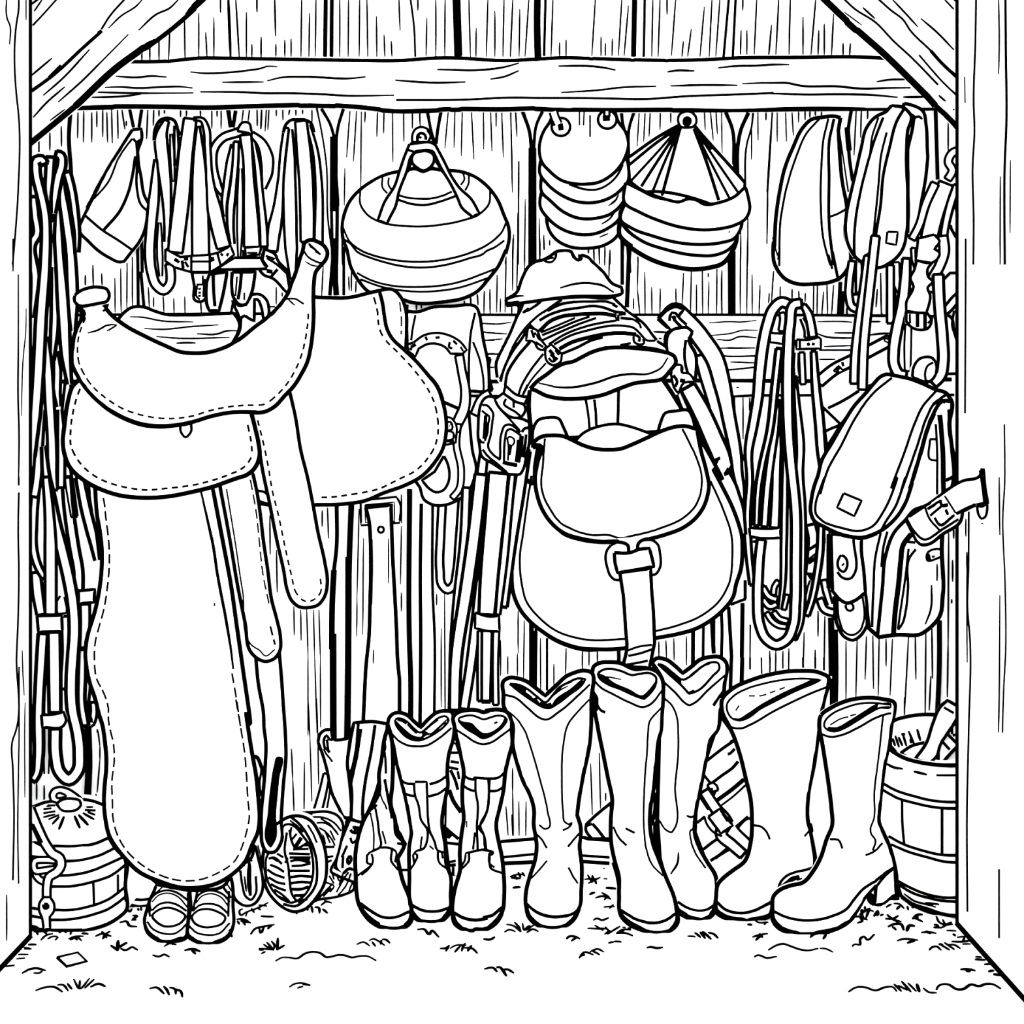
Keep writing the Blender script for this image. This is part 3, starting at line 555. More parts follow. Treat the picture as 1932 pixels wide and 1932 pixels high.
SS(t, [(3.558, [14, 13, 12, 12, 14, 14, 4], 'tC 960,195 850,235 740,275 668,360 648,470 662,600 705,715 745,780', 5.4),
  (3.562, [8, 16, 22, 18, 5], 'tC 985,240 1070,320 1115,430 1122,560 1092,720', 5.4),
  (3.550, [20, 16, 17, 22, 26, 28], 'tC 935,250 955,450 965,650 975,850 985,1050 990,1225', 5.4),
  (3.555, [5, 9, 9, 11, 12], 'tC 1005,320 1038,520 1055,700 1075,900 1092,1100 1095,1220', 5.4),
  (3.548, [4, 10, 10, 9, 4], 'tC 825,330 797,500 772,680 752,850 758,960', 5.5), (3.546, [8, 9, 9, 12, 10, 6], 'tC 855,310 845,520 825,720 805,900 805,1050 822,1200', 5.5),
  (3.572, [5, 9, 9, 3], 'tC 890,540 888,800 885,1050 880,1320', 4)])
P(t, 'crown', 3.545, '5.5 tC 860,215! 890,160! 905,145 960,145 975,160! 990,240!', th=.005)
P(t, 'bit', 3.528, '6 tC 835,1318! 1065,1318! 1120,1412! 700,1420! 635,1442!', th=.008, material='metal', sk=[])
P(t, 'buckle', 3.534, '4.5 tC 930,1230! 1040,1222 1080,1215! 1050,1290! 940,1300!', th=.006, material='metal', sk=['4 tC 950,1275 1040,1275', '6 tC 920,1250 920,1310', '4 tC 1070,1220 1050,1300', '5 tC 1100,1230 1070,1330'])
P(t, 'strap', 3.532, '6 tC 1100,1240! 1200,1300 1210,1330 1290,1420! 1320,1600! 1285,1612! 1160,1490 1100,1470 1060,1430!', th=.005, sk=['5 tC 1080,1330 1130,1400', '8 tC 1120,1430 1170,1440', '6 tC 1160,1480 1215,1415', '5 tC 1120,1320 1200,1370 1290,1450', '5 tC 1110,1300 1190,1330'])
t = thing('leather_strap', 'tall looped strap hanging behind the upright saddle horn', 'strap', at=(565, 350, 3.57))
SS(t, [(3.585, [8, 9, 8, 14, 22, 18], 'tC 1290,190 1262,400 1240,650 1215,900 1180,1100 1165,1260', 5.4),
  (3.590, [5, 16, 22, 22, 20, 8], 'tC 1325,200 1322,450 1315,700 1320,900 1325,1100 1345,1500', 5.4),
  (3.580, [20, 24, 24, 24, 23], 'tC 1415,130 1440,400 1460,650 1468,900 1470,1180', 5.4),
  (3.592, [6, 9, 12, 14], 'tC 1480,165 1542,400 1568,650 1568,1190', 5.4)])
S(t, 'loop', 3.576, 'tC 1262,230 1285,160 1330,122 1390,118 1450,120 1500,145 1530,230', 1.2, e=4, caps=0)
t = thing('hanging_lace', 'thin bent lace hanging over the rail beside the saddle seat', 'lace', at=(500, 600, 3.6))
P(t, 'lace', 3.55, '6 tC 990,1635! 1060,1635 1115,1680 1138,1780 1130,1850! 1090,1850! 1070,1740 1040,1680 1012,1675! 1010,1868! 960,1840 925,1820 895,1840! 880,1960 840,2030! 790,2040! 870,1900! 880,1850 840,1740 820,1690! 850,1700! 870,1730 940,1725!', th=.004, sk=['3 tC 1140,1742 1195,1742'])

YS = .04; SADJ = .9
t = thing('kettle', 'round lidded pot with a belted rim hung by a triangular strap handle', 'pot', at=(805, 420, 3.55))
P(t, 'pot', 3.585, '7 b 650,1760 640,1690 655,1560 700,1460 780,1375 860,1320 940,1280 1050,1250 1130,1238 1180,1232 1230,1250 1290,1232 1360,1238 1430,1243 1500,1250 1600,1285 1700,1360 1775,1460 1820,1570 1852,1650 1858,1740 1830,1850 f 2020,90 1960,210 1890,300 1800,400 1700,450 1570,475 1300,480 1220,455 1080,440 980,400 900,310 850,220 810,60', th=.03, dome=.07, R=75, bdome=.02, material='metal',
  sk=['4.5 b 775,1400 775,1490 830,1570 950,1628 1100,1648 1200,1652 1350,1640 1500,1612 1640,1560 1710,1480 1715,1400', '4.5 b 652,1660 700,1760 780,1825 900,1870 1100,1905 1250,1908 1400,1890 1550,1850 1700,1780 1800,1690 1832,1620', '4.5 b 648,1740 f 840,30 900,100 1000,145 1150,190 1300,215 1450,215 1600,190 1750,145 1850,110 g 60,100 130,65 200,15', '4.5 f 900,258 1000,310 1150,350 1370,362 1500,355 1700,315 g 60,255 135,225', '4.5 f 925,305 1080,360 1250,390 1450,395 1650,370 1850,305 g 90,290', '6 f 1075,395 1150,400',
      '4.5 b 1050,1425 1130,1445 1200,1450 1300,1447 1380,1425 1440,1400', '5 b 1040,1455 1150,1488 1240,1495 1350,1472 1470,1430', '4 b 935,1300 935,1370 970,1412', '4 b 980,1300 980,1355 1002,1385', '4 b 1520,1265 1530,1310 1505,1350', '4 b 1562,1285 1560,1340 1535,1390', '6 b 1130,1238 1180,1220 1230,1250 1290,1222 1350,1250'])
P(t, 'knob', 3.515, '6 b 1160,1118 1150,1185 1190,1225 1230,1245 1275,1225 1308,1180 1305,1130 1280,1108 1200,1104', th=.02, dome=.012, R=12, bdome=.01, material='metal', sk=[])
hd = P(t, 'handle', 3.500, '6 b 1130,1050! 1180,1045 1290,1040 1320,1058! 1380,1170 1440,1290 1500,1375 1580,1450 1640,1555! 1590,1580! 1510,1510 1480,1440 1430,1340 1370,1240 1305,1108! 1290,1100 1180,1102! 1150,1130 1110,1250 1050,1410 1030,1500 990,1580 965,1630! 900,1605! 950,1470 1020,1360 1060,1240 1090,1150!', th=.008, material='leather', sk=['5 b 1125,1095 1165,1108', '7 b 1145,1180 1110,1250', '7 b 1310,1150 1380,1260'])
hr = P(t, 'hanging_ring', 3.498, '5 b 1150,1035! 1150,990 1170,945 1215,925 1260,940 1292,980 1300,1035!', th=.01, material='metal', sk=['6 b 1190,1030 1190,990 1215,970 1245,985 1250,1020', '5 b 1205,1010 1215,995', '5 b 1260,950 1285,990 1270,1030', '8 b 1290,1030 1310,1040'])
hr.parent = hd
# ================================================================ things hung along the top, right half
YS = .08
GP = 'round pans hung one behind the other'
pans = [(3.520, 'c 300,885 250,965 222,1080 240,1180 300,1250 380,1312 470,1338 560,1342 650,1330 740,1282 810,1212 850,1140 872,1050 850,960 800,890 770,805! 330,805!', 'front round pan of the hung stack, its full face showing', [('2 F c 430,1335 560,1348 600,1345 490,1352 440,1340',)]),
 (3.535, 'c 230,1180 225,1260 280,1340 380,1420 500,1470 630,1475 740,1440 830,1370 868,1320 875,1250 860,1160 600,900', 'second pan of the hung stack, just behind the full-faced one', [('4.5 c 440,1345 550,1380 640,1382 730,1340 800,1265 830,1200',)]),
 (3.550, 'c 235,1310 240,1400 300,1460 400,1545 500,1588 640,1590 740,1560 820,1490 850,1440 860,1340 600,1100', 'middle pan of the hung stack of five', [('3.5 T c 725,1500 770,1470 800,1420', '4 T c 740,1490 790,1450')]),
 (3.565, 'c 238,1400 230,1510 285,1590 370,1660 480,1703 620,1705 720,1665 800,1600 835,1500 845,1440 600,1200', 'fourth pan of the hung stack, second from its bottom', [('3.5 T c 675,1635 740,1590 770,1550',)]),
 (3.580, 'c 275,1600 300,1690 350,1750 450,1800 560,1810 700,1785 780,1730 805,1690 800,1620 600,1400', 'lowest rearmost pan of the hung stack, above the cap', [('3 T c 660,1730 725,1702',)])]
for i, (y, o_, lb, sk_) in enumerate(pans):
    t = thing('pan', lb, 'pan', GP, at=(1095, 320, y))
    P(t, 'dish', y, '6.5 '+o_, th=.008, dome=.004, R=20, material='metal', sk=list(sk_[0]) + (['3 c 515,820 515,915', '3 c 548,820 545,915', '3.5 c 592,840 592,1000'] if i == 0 else []))
for cx, cy, hk in ((380, 925, '4.5 c 300,800 320,860 345,910 370,930 400,925'), (718, 872, '12 c 712,800 712,850')):
    t = thing('hook', 'left hook and ring holding the stack of round pans' if cx < 500 else 'right hook and ring holding the stack of round pans', 'hook', 'pan hooks', at=(960+cx*.2588, cy*.2588, 3.5))
    n_ = ' '.join('%d,%d' % (cx+68*math.cos(a*math.pi/6), cy+66*math.sin(a*math.pi/6)) for a in range(12))
    P(t, 'ring', 3.508, '5.5 c '+n_, th=.006, material='metal', sk=['13 c %d,%d %d,%d' % (cx-22, cy+4, cx+18, cy-2)] if cx < 500 else ['14 c %d,%d %d,%d' % (cx-8, cy-30, cx-6, cy+10)])
    if cx < 500: S(t, 'shank', 3.503, 'c 325,815 335,850 360,905', 11, e=4.5, caps=0, material='metal')
    else: S(t, 'shank', 3.503, 'c 715,812 715,850', 6, e=5, caps=0, material='metal')

t = thing('sling', 'triangular sling of cords fanning down from a black eyelet over the nested bowls', 'sling', at=(1295, 300, 3.55))
P(t, 'cords', 3.545, '6.5 c 1262,900! 1100,990 870,1150! 880,1320! 960,1380 1050,1420 1120,1440 1240,1470 1310,1455 1400,1485 1530,1480 1640,1440 1720,1370! 1720,1330! 1345,910!', th=.01, material='cloth', sk=[
  '6 c 1240,935 1120,1010 880,1200', '5 c 1230,940 1100,1090 890,1320', '6 c 1235,950 1100,1150 965,1360', '5.5 c 1245,940 1140,1170 1045,1405', '6.5 c 1250,930 1180,1190 1115,1430', '6.5 c 1350,940 1440,1180 1530,1460', '5 c 1360,960 1490,1220 1605,1440', '5 c 1370,960 1530,1200 1672,1405', '11 T c 1355,920 1420,1020 1480,1090', '8 T c 1245,920 1150,990', '5 c 1350,920 1480,1070 1700,1300'])
P(t, 'eyelet', 3.530, '5 c 1235,890 1245,835 1280,815 1330,818 1362,850 1365,900 1340,925 1300,930 1255,925', th=.008, material='metal', sk=['2 F c 1265,885 1275,855 1300,845 1330,860 1335,890 1318,918 1295,925 1272,912'])
GN = 'nested bowls in the sling'
for y, o_, lb, sk_ in ((3.530, 'c 850,1330! 960,1385 1050,1430 1150,1455 1240,1472 1310,1450 1370,1460 1420,1488 1540,1475 1650,1430 1725,1360! 1748,1450 1757,1520 1730,1590 1650,1640 1550,1665 1400,1675 1250,1655 1100,1610 950,1545 845,1480 ', 'top bowl under the sling cords, wide plain side with a wavy rim', []),
  (3.545, 'c 840,1500 815,1600 900,1665 1050,1720 1200,1762 1400,1782 1550,1768 1640,1740 1700,1620 1500,1500', 'second bowl down in the sling, showing as a thin band', ['2.5 c 1600,1695 1612,1688']),
  (3.560, 'c 815,1600 840,1650 960,1750 1150,1820 1380,1862 1500,1860 1600,1820 1655,1760 1500,1550', 'third bowl down in the sling', []),
  (3.575, 'c 805,1650 806,1710 900,1800 g 1090,10 1200,95 1330,165 1500,215 1620,232 1750,220 1850,190 1920,110 1960,0 1500,-100', 'deepest lowest bowl in the sling, above the right rail', [])):
    t = thing('hanging_bowl', lb, 'bowl', GN, at=(1295, 400, y)); P(t, 'shell', y, ('9 ' if y > 3.57 else '6.5 ')+o_, th=.012, dome=.004, R=20, material='metal', sk=sk_)

YS = 0
t = thing('cap', 'soft crumpled cap with an upturned brim resting on the coiled straps', 'cap', at=(1065, 540, 3.42))
P(t, 'crown', 3.44, '6.5 g 215,462! 300,405 340,300 400,200 440,175 500,160 555,130 600,98 660,92 712,100 730,140 765,165 780,130 835,140 870,175 950,250 1030,345 1090,368! 1097,410 1030,432 900,435 740,437 600,450 400,478 230,500!', th=.03, dome=.045, R=40, bdome=.03, material='cloth', sk=['5 T g 625,370 750,337 850,333 950,355 1030,402', '5.5 g 500,158 530,182 570,180 595,150 600,120', '5 g 760,128 800,128', '5.5 g 725,120 745,158 790,165 795,150', '4 T g 230,460 300,435 355,430', '7 g 230,492 400,470 600,447 800,435 1020,437 1090,415', '5 g 520,165 555,155 580,150'])

YS = .08
t = thing('hanging_saddle_pad', 'long stiff pad with a rounded bottom, hung left of the slimmer bag', 'pad', at=(1540, 370, 3.55))
P(t, 'pad', 3.565, '7.5 d 595,858! 560,850 460,855 380,872 320,930 250,1070 190,1220 150,1400 122,1600 110,1800 h 440,30 442,180 470,240 520,300 600,338 740,343 850,332 925,308! 960,278 1000,222 1022,150 1020,100 985,0 d 640,1500 610,1350 590,1150 578,950!', th=.02, dome=.015, R=30, material='cloth', sk=[
  '4.5 d 440,870 350,970 270,1150 200,1380 160,1600 150,1930 h 482,100 475,160', '4.5 d 505,870 472,1000 455,1200 450,1500 470,1750 520,1930 h 850,120 880,230', '6 d 545,870 515,1000 510,1300 515,1700 545,1930 h 880,100 920,295', '4.5 d 518,1580 570,1560 625,1528', '3 h 430,-10 470,130'])
YS = .05
t = thing('hanging_bag', 'slim bag with a stitched flap and a small square patch, under the beam end', 'bag', at=(1670, 370, 3.53))
P(t, 'bag', 3.535, '6.5 d 965,770! 1055,785 1110,850 1085,950 1075,1100 1075,1700 1050,1810 990,1890 930,1930 h 1280,205 1200,220 1120,190 1040,120 1000,40 d 632,1700 640,1550 665,1430 700,1280 745,1080 785,930 840,860 925,815!', th=.02, dome=.015, R=28, material='cloth', sk=[
  '5.5 d 905,860 850,1000 790,1200 730,1450 705,1600 695,1800 700,1880', '6 d 1060,790 1010,870 950,1080 905,1280 885,1500 850,1720 830,1930', '4.5 d 930,965 890,1130 870,1350 850,1550 820,1800 800,1900', '4 d 870,862 825,1000 810,1120', '4.5 c d 935,1690! 1010,1692! 998,1785! 925,1772!', '4.5 h 1100,200 1130,130 1165,105', '9 d 1078,1050 1078,1700'])
S(t, 'strap', 3.545, 'd 1050,780 1110,800 1165,835 1170,900 1155,1100 1140,1300 1115,1500 1095,1720', [10, 16, 26, 36, 34, 30, 26, 12], e=6.5, sk=['5 T d 1190,870 1165,850 1120,870'])
SS(t, [(3.50, 10, 'h 1150,130 1115,400 1078,650 1052,880 1044,1095', 5.5), (3.497, 12, 'h 1208,-20 1178,250 1150,500 1120,800 1108,1140', 5.5), (3.555, 9, 'h 1032,170 1010,330 1008,440 1035,520 1075,535', 5.5), (3.56, 8, 'h 1082,170 1082,410', 5), (3.565, [13, 12], 'h 1055,420 1060,500', 6)])
YS = 0
t = thing('buckled_strap', 'stout strap with a large clip buckle hanging beside the right corner post', 'strap', at=(1760, 500, 3.4))
SS(t, [(3.420, [12, 11, 10, 10], 'd 1285,1335 1215,1490 1165,1650 1115,1745', 5), (3.425, [26, 27, 27, 27], 'd 1368,1338 1300,1510 1250,1690 1215,1880', 5), (3.422, [9, 10, 9, 9], 'd 1442,1350 1390,1510 1358,1650 1340,1790', 5),
  (3.415, [10, 14, 15, 15, 15, 14, 13], 'h 1440,150 1430,330 1410,500 1370,680 1345,850 1350,960 1390,1025 1440,1035', 6), (3.417, [14, 15, 14, 14, 14], 'h 1715,-20 1725,100 1690,210 1640,300 1610,400', 5),
  (3.413, 15, 'h 1680,270 1690,500 1712,750 1718,930 1700,1030 1640,1095', 6), (3.430, 9, 'h 1320,200 1320,640', 5.5), (3.43, [9, 10, 8], 'h 1455,650 1450,850 1450,1000', 4), (3.434, 10, 'h 1360,180 1375,350 1395,400', 4), (3.436, 11, 'd 1470,1090 1405,1120 1380,1180 1410,1240 1375,1310', 4.5), (3.44, 8, 'h 1300,760 1290,780', 3)])
P(t, 'buckle', 3.400, '5.5 h 1520,165! 1600,185 1640,180! 1600,230 1605,290 1640,325 1600,370 1620,430 1610,500 1590,560! 1530,560 1440,545! 1440,480 1485,395 1495,365 1470,300 1500,240!', th=.012, material='metal', sk=['5.5 h 1455,370 1490,395'])
P(t, 'clip', 3.405, '5 h 1475,70! 1508,72! 1515,265! 1480,160!', th=.008, material='metal')
P(t, 'clip', 3.403, '5.5 h 1650,-30! 1690,20 1650,80! 1690,105 1670,160 1630,185! 1510,165! 1530,0!', th=.006, material='metal')
P(t, 'keeper', 3.398, '5.5 h 1440,555! 1600,565! 1630,620 1600,680 1560,690 1480,670 1440,625!', th=.014, sk=['4 h 1465,570 1468,640', '7 h 1523,570 1523,670', '7 h 1580,570 1580,680', '4 h 1600,640 1640,600'])
P(t, 'roll', 3.402, '5.5 h 1485,1045! 1495,970 1540,908 1640,905 1662,940 1665,1010 1640,1060 1595,1090!', th=.03, dome=.01, R=10, sk=['4.5 h 1640,935 1600,960 1580,1020 1592,1085', '4 h 1595,1070 1640,1080'])
t = thing('canteen', 'rounded container mostly hidden behind the right corner post', 'container', at=(1815, 600, 3.5))
P(t, 'container', 3.50, '5.5 h 1700,330! 1770,260! 1960,258! 1960,900! 1850,850! 1800,700 1780,600 1720,560!', th=.04, dome=.01, R=15, sk=['5.5 h 1735,510 1780,450 1840,395', '5.5 h 1735,580 1780,540 1840,470', '4.5 h 1800,545 1790,650 1835,790', '3 h 1810,540 1825,560'])
P(t, 'strap', 3.49, '5 d 1430,1440! 1500,1430! 1500,1800! 1440,1730! 1385,1640! 1420,1500!', th=.004, sk=['4.5 d 1430,1500 1455,1620', '4.5 d 1395,1640 1420,1710 1460,1765'])
# ================================================================ boots standing on the floor
def boot(name, label, group, Ytoe, Ysh, outline, sk, dome=.035, R=26, opening=None, extra=(), vtop=1300, vank=1600, vtoe=1740, sole=13):
    """Ytoe: distance of the toe (where it meets the floor), Ysh: of the shaft"""
    t = thing(name, label, 'boot', group, at=(0, 0, Ytoe))
    w_, f_, p_ = parse(outline); cx = sum(q[0] for q in p_)/len(p_); lo = max(q[1] for q in p_)
    Ytoe = H*F/(lo+3-HZ)
    t.location = (W3(cx, lo, Ytoe).x, Ytoe, 0)
    vtoe = lo-10; Y = [(vtop, Ysh), (vank, Ysh), (vtoe, Ytoe), (2000, Ytoe)]
    sh = P(t, 'shaft', Y, outline, th=.02, dome=dome, R=R, bdome=dome*.5, sk=sk, sole=sole)
    if opening:
        P(t, 'opening', [(v, y-dome-.006) for v, y in Y], opening[0], th=.004, sk=opening[1:], spacing=12).parent = sh
    for nm, off, o_, s_ in extra:
        P(t, nm, [(v, y-dome-off) for v, y in Y], o_, th=.005, sk=s_, spacing=14).parent = sh
    return t
GB = 'boots lined up along the wall'
# tall boot, third from the left group (v-cut top, centre of picture)
boot('tall_boot', 'tall pull-on boot with dark V-cut top, standing alone with bare floor both sides', None, 3.225, 3.24,
  '8 k 855,1470 800,1460 740,1475 680,1500 600,1570 515,1650! 440,1590 370,1540 310,1520 240,1515 200,1540 200,1640 205,1740 240,1790 265,1850 o 270,350 300,470 350,620 400,720 430,830 428,950 440,1020 450,1100 440,1200 400,1330 370,1450 370,1560 390,1620 450,1680 520,1710 620,1710 700,1670 750,1610 780,1540 785,1450 790,1250 775,1120 780,950 755,870! 770,750 800,580 850,330 862,150 862,0',
  ['4 k 240,1765 310,1830 370,1930 o 370,250 430,440 480,620 530,830 535,970 515,975 475,945', '4 o 840,0 760,90 690,180 650,350 640,600 650,850 660,920 690,940 712,930 690,965 645,985', '4.6 k 222,1645 280,1660 380,1740 480,1820 510,1830 620,1770 760,1650 845,1565',
   '4.6 o 440,1000 490,1050 530,1120', '4.6 o 765,1010 730,1050 685,1110', '3.8 o 530,1215 470,1290 415,1350', '4.2 o 690,1265 720,1330 755,1385', '6.5 o 385,1545 450,1600 520,1630 640,1635 720,1610 760,1575'],
  opening=('5 k 245,1560! 320,1570 380,1600 450,1655 520,1700 560,1660 620,1590 700,1545 760,1520 820,1525! 790,1570 700,1640 600,1715 540,1745 510,1740 420,1690 320,1620', '4 F k 245,1560! 330,1575 390,1605 470,1670 530,1710 560,1700 560,1740 520,1745 420,1690 310,1615', '5 F k 560,1735 580,1690 700,1600 800,1530 790,1570 700,1640 600,1715', '3 T k 600,1630 640,1580 720,1545', '3 T k 550,1670 640,1600 690,1575'))
# front tall boot of the pair
boot('tall_boot', 'tallest pull-on boot under the hanging girth strap, smooth shaft with a scooped dark top', None, 3.215, 3.33,
  '8 k 870,1470 880,1430 920,1405 1000,1398 1070,1402 1190,1450 1300,1445 1360,1470 1395,1520 1405,1650 1395,1800 1385,1930 o 1370,300 1350,480 1335,650 1310,800 1305,950 1325,1080 1370,1200 1430,1350 1490,1500 1505,1580 1508,1670 1480,1710 1400,1745 1340,1750 1250,1725 1150,1680 1085,1620 1072,1480 1070,1330 1040,1220 1015,1100 1010,900 1020,750 990,600 950,400 910,200 890,60 k 895,1750 870,1600',
  ['4.6 k 880,1525 940,1590 1030,1640 1150,1700 1260,1735 1290,1725 1395,1605', '6 k 885,1620 915,1670 915,1710 940,1760 970,1775', '4 k 1385,1740 1300,1850 1290,1930 o 1280,400 1262,650 1258,1000 1280,1150 1320,1250 1400,1335', '4.6 o 1120,970 1150,985 1190,1005', '4.6 o 1035,960 1080,1050 1130,1100', '6 o 1090,1590 1150,1630 1230,1670 1300,1685 1370,1685 1430,1665 1490,1620', '4 F o 890,60 905,150 930,250 965,400 985,560 955,450 915,250', '3.6 o 1020,1230 1050,1330 1070,1450'],
  opening=('5 k 912,1480! 950,1455 1010,1448 1090,1465 1170,1495 1230,1485 1310,1482 1350,1510 1350,1560 1300,1640 1260,1675! 1190,1650 1080,1600 980,1560 920,1510', '5 F k 912,1485 970,1500 1020,1540 1150,1600 1250,1645 1300,1600 1350,1545 1350,1560 1300,1640 1262,1678 1190,1652 1080,1602 980,1560 920,1510', '3 T k 940,1505 1000,1510 1090,1528'))
# boot behind it
boot('tall_boot', 'tall boot half hidden behind the tallest one, V-cut top and a long side panel', None, 3.30, 3.455,
  '8 k 1320,1400! 1350,1370 1420,1375 1500,1430 1552,1480! 1620,1430 1680,1380 1760,1358 1840,1362 1880,1400 1885,1460 1870,1540 1860,1640 1840,1740 1800,1930 o 1780,270 1730,450 1690,650 1655,820 1640,1000 1680,1120 1740,1230 1800,1330 1810,1400 1800,1560 1780,1600 1730,1640 1660,1650 1590,1630 1520,1590! 1450,1450! 1380,1200! 1360,900! 1370,500! 1380,0! k 1380,1700! 1400,1540',
  ['4.6 k 1400,1530 1500,1630 1570,1705 1600,1722 1630,1710 1740,1610 1865,1495', '4 k 1405,1660 1470,1720 1510,1820 1518,1930 o 1518,400 1495,650 1485,980 1470,1000 1440,990 1380,910', '4.2 o 1640,970 1608,985 1610,1060 1640,1150 1722,1275', '4.6 T o 1520,1155 1515,1230 1465,1320', '5 T o 1660,860 1610,885 1580,875', '6.5 k 1870,1590 1820,1660 1780,1725', '5.5 o 1520,1530 1580,1570 1650,1595 1730,1590 1790,1550', '7 T o 1345,700 1340,850 1315,950', '4.2 o 1310,960 1292,1000', '9 o 1345,920 1350,1050 1370,1150'],
  opening=('5 k 1365,1410! 1400,1420 1480,1480 1560,1530 1600,1510 1700,1430 1760,1400 1820,1405 1830,1440 1780,1500 1650,1620 1600,1635! 1540,1570 1440,1480', '3 F k 1365,1408! 1420,1440 1480,1490 1540,1520 1545,1560 1590,1620 1640,1605 1650,1622 1605,1645 1540,1575 1440,1480', '3 T k 1580,1520 1640,1470 1700,1430 1760,1410', '3 T k 1630,1490 1680,1450'))
# pair of wellingtons seen from the side, right
boot('riding_boot', 'wide smooth riding boot with slanted oval top, toe behind the heeled boot', None, 3.235, 3.365,
  '8 tF 38,240 90,185 200,132 320,97 480,78 600,90 648,118 645,160 625,230 605,330 p 785,200 770,300 745,480 700,720 695,900 715,1000 735,1100 752,1230 730,1330! 560,1460 460,1480 430,1560 420,1600 300,1650 200,1655 80,1635 10,1590 5,1480 20,1390 60,1345 130,1290 220,1220 265,1080 275,900 265,750 230,600 180,400 135,270 tF 80,398 38,310',
  ['5 p 745,1262 680,1285 600,1305 540,1330 490,1380 470,1430', '9 p 490,1425 540,1385 590,1350 630,1342', '5 p 600,1385 650,1350', '4.6 tF 45,345 80,390 150,405 200,385 330,310 450,250 560,200 630,172', '4.6 p 290,948 340,955 390,1000 410,1055', '4.2 p 715,935 700,990 668,1030', '6 p 15,1530 80,1585 200,1610 320,1580 420,1525', '6 T p 715,930 730,1000'],
  opening=('4.2 tF 65,270 100,225 180,180 280,150 400,128 500,122 605,130! 540,160 440,195 350,245 250,300 190,345 140,362 95,350 70,315', '3 F tF 95,345 130,350 180,322 250,275 320,235 420,185 500,150 560,126 605,130 540,165 450,205 350,255 250,308 190,350 140,366', '3 tF 115,305 125,290 135,275', '3 D tF 190,220 260,220 320,200 430,160'), dome=.045, R=38)
rb = boot('riding_boot', 'riding boot with a raised block heel and slanted oval top, in front of the barrel', None, 3.205, 3.27,
  '8 tF 605,330 660,290 750,250 860,232 960,240 1025,262 1025,300 p 1330,180 1310,330 1280,470 1255,650 1240,800 1235,930 1270,1010 1310,1100 1345,1220 1365,1330 1368,1440 1375,1500! 1300,1500 1240,1545 1205,1545! 1208,1420 1205,1400! 1170,1440 1120,1500 1080,1570 1030,1640 960,1690 850,1735 700,1755 560,1745 470,1700 435,1650 430,1580 440,1480 480,1440 560,1405 660,1380 740,1290 790,1200 840,1050 880,950 875,820 855,650 825,450 800,300 785,230',
  ['4.6 tF 615,440 660,455 720,445 820,400 920,345 1000,320', '4 p 1262,120 1240,330 1210,560 1195,700 1190,900 1165,980 1170,1010 1205,1060 1185,1140', '4.2 p 1130,1175 1190,1150 1255,1085', '4.6 p 870,1055 930,1060 960,1125', '5.5 p 445,1600 530,1640 640,1665 750,1665 880,1635 990,1580 1050,1500 1110,1430 1200,1370 1280,1310 1340,1270'],
  opening=('4.2 tF 625,370 660,330 740,290 830,265 910,262 1000,272! 1005,285! 940,290 880,320 800,370 740,405 680,425 640,415 622,395', '3 F tF 640,402 690,400 770,358 850,308 920,268 1010,272 1005,290 930,297 860,337 790,378 720,414 680,427 645,417', '3 tF 655,387 720,350 760,340', '3 D tF 770,335 850,312'),
  extra=[('heel', -.01, '5 p 1215,1410! 1205,1545! 1250,1545 1340,1480! 1360,1470! 1350,1270! 1280,1330', ['6 F p 1215,1400! 1212,1500! 1180,1460 1140,1500 1150,1530 1200,1555 1205,1545! 1205,1480'])], dome=.042, R=34)
# short boots with buckle strap
def short_boot(label, Ytoe, Ysh, outline, sk, op, **k):
    return boot('ankle_strap_boot', label, 'short strapped boots', Ytoe, Ysh, outline, sk, opening=op, dome=.03, R=24, **k)
boot('strapped_boot', 'short strapped boot in the middle of the trio, spread collar with two dark openings', None, 3.27, 3.385,
  '7.5 n 1130,190 1135,140 1170,105 1210,98 1270,115 1320,160 1375,210! 1440,140 1500,95 1560,85 1610,95 1625,150 1620,300 1590,400 1575,550 1580,650 1560,750 1535,930 1560,1100 1570,1250 1600,1330 1600,1480 1600,1560 1570,1620 1520,1660 1440,1670 1360,1650 1310,1600 1290,1500 1290,1350 1290,1100 1305,1000 1290,900 1260,740 1230,620 1200,500 1170,350 1150,250',
  ['4.6 n 1155,245 1220,315 1280,345 1340,352 1420,345 1500,300 1600,215', '5.5 n 1230,600 1270,630 1320,635', '5.5 n 1440,638 1500,620 1560,580', '5.5 n 1240,690 1280,715 1340,728', '5.5 n 1435,730 1500,710 1570,660', '5 n 1325,625! 1330,700 1360,800 1385,920 1420,970 1425,1050 1400,1120 1340,1150 1320,1180! 1330,1240', '5 n 1330,620! 1420,620! 1425,750 1430,900 1440,980 1480,1080 1500,1140 1540,1155', '4 n 1385,1030 1375,1130', '3.5 n 1440,1100 1470,1130', '5 n 1300,1290 1330,1240 1350,1180 1345,1165', '5 n 1500,1150 1510,1230 1580,1290', '4.2 n 1530,1160 1535,1200', '6 n 1310,1550 1380,1590 1500,1600 1590,1570'],
  opening=('4.5 tG 72,125 90,115 130,120 180,150 230,200 285,238 340,200 400,145 450,108 510,100 530,130 500,175 420,240 350,280 280,305 220,300 160,270 110,220 75,165', '3 F tG 72,130 110,165 170,220 230,262 300,265 300,235 335,225 360,242 430,195 490,140 525,115 527,140 480,200 400,255 330,290 260,307 190,292 110,225 75,165', '6 tG 180,160 220,205 260,240', '4 tG 330,215 380,170 440,125', '5 tG 90,125 130,135 170,160'))
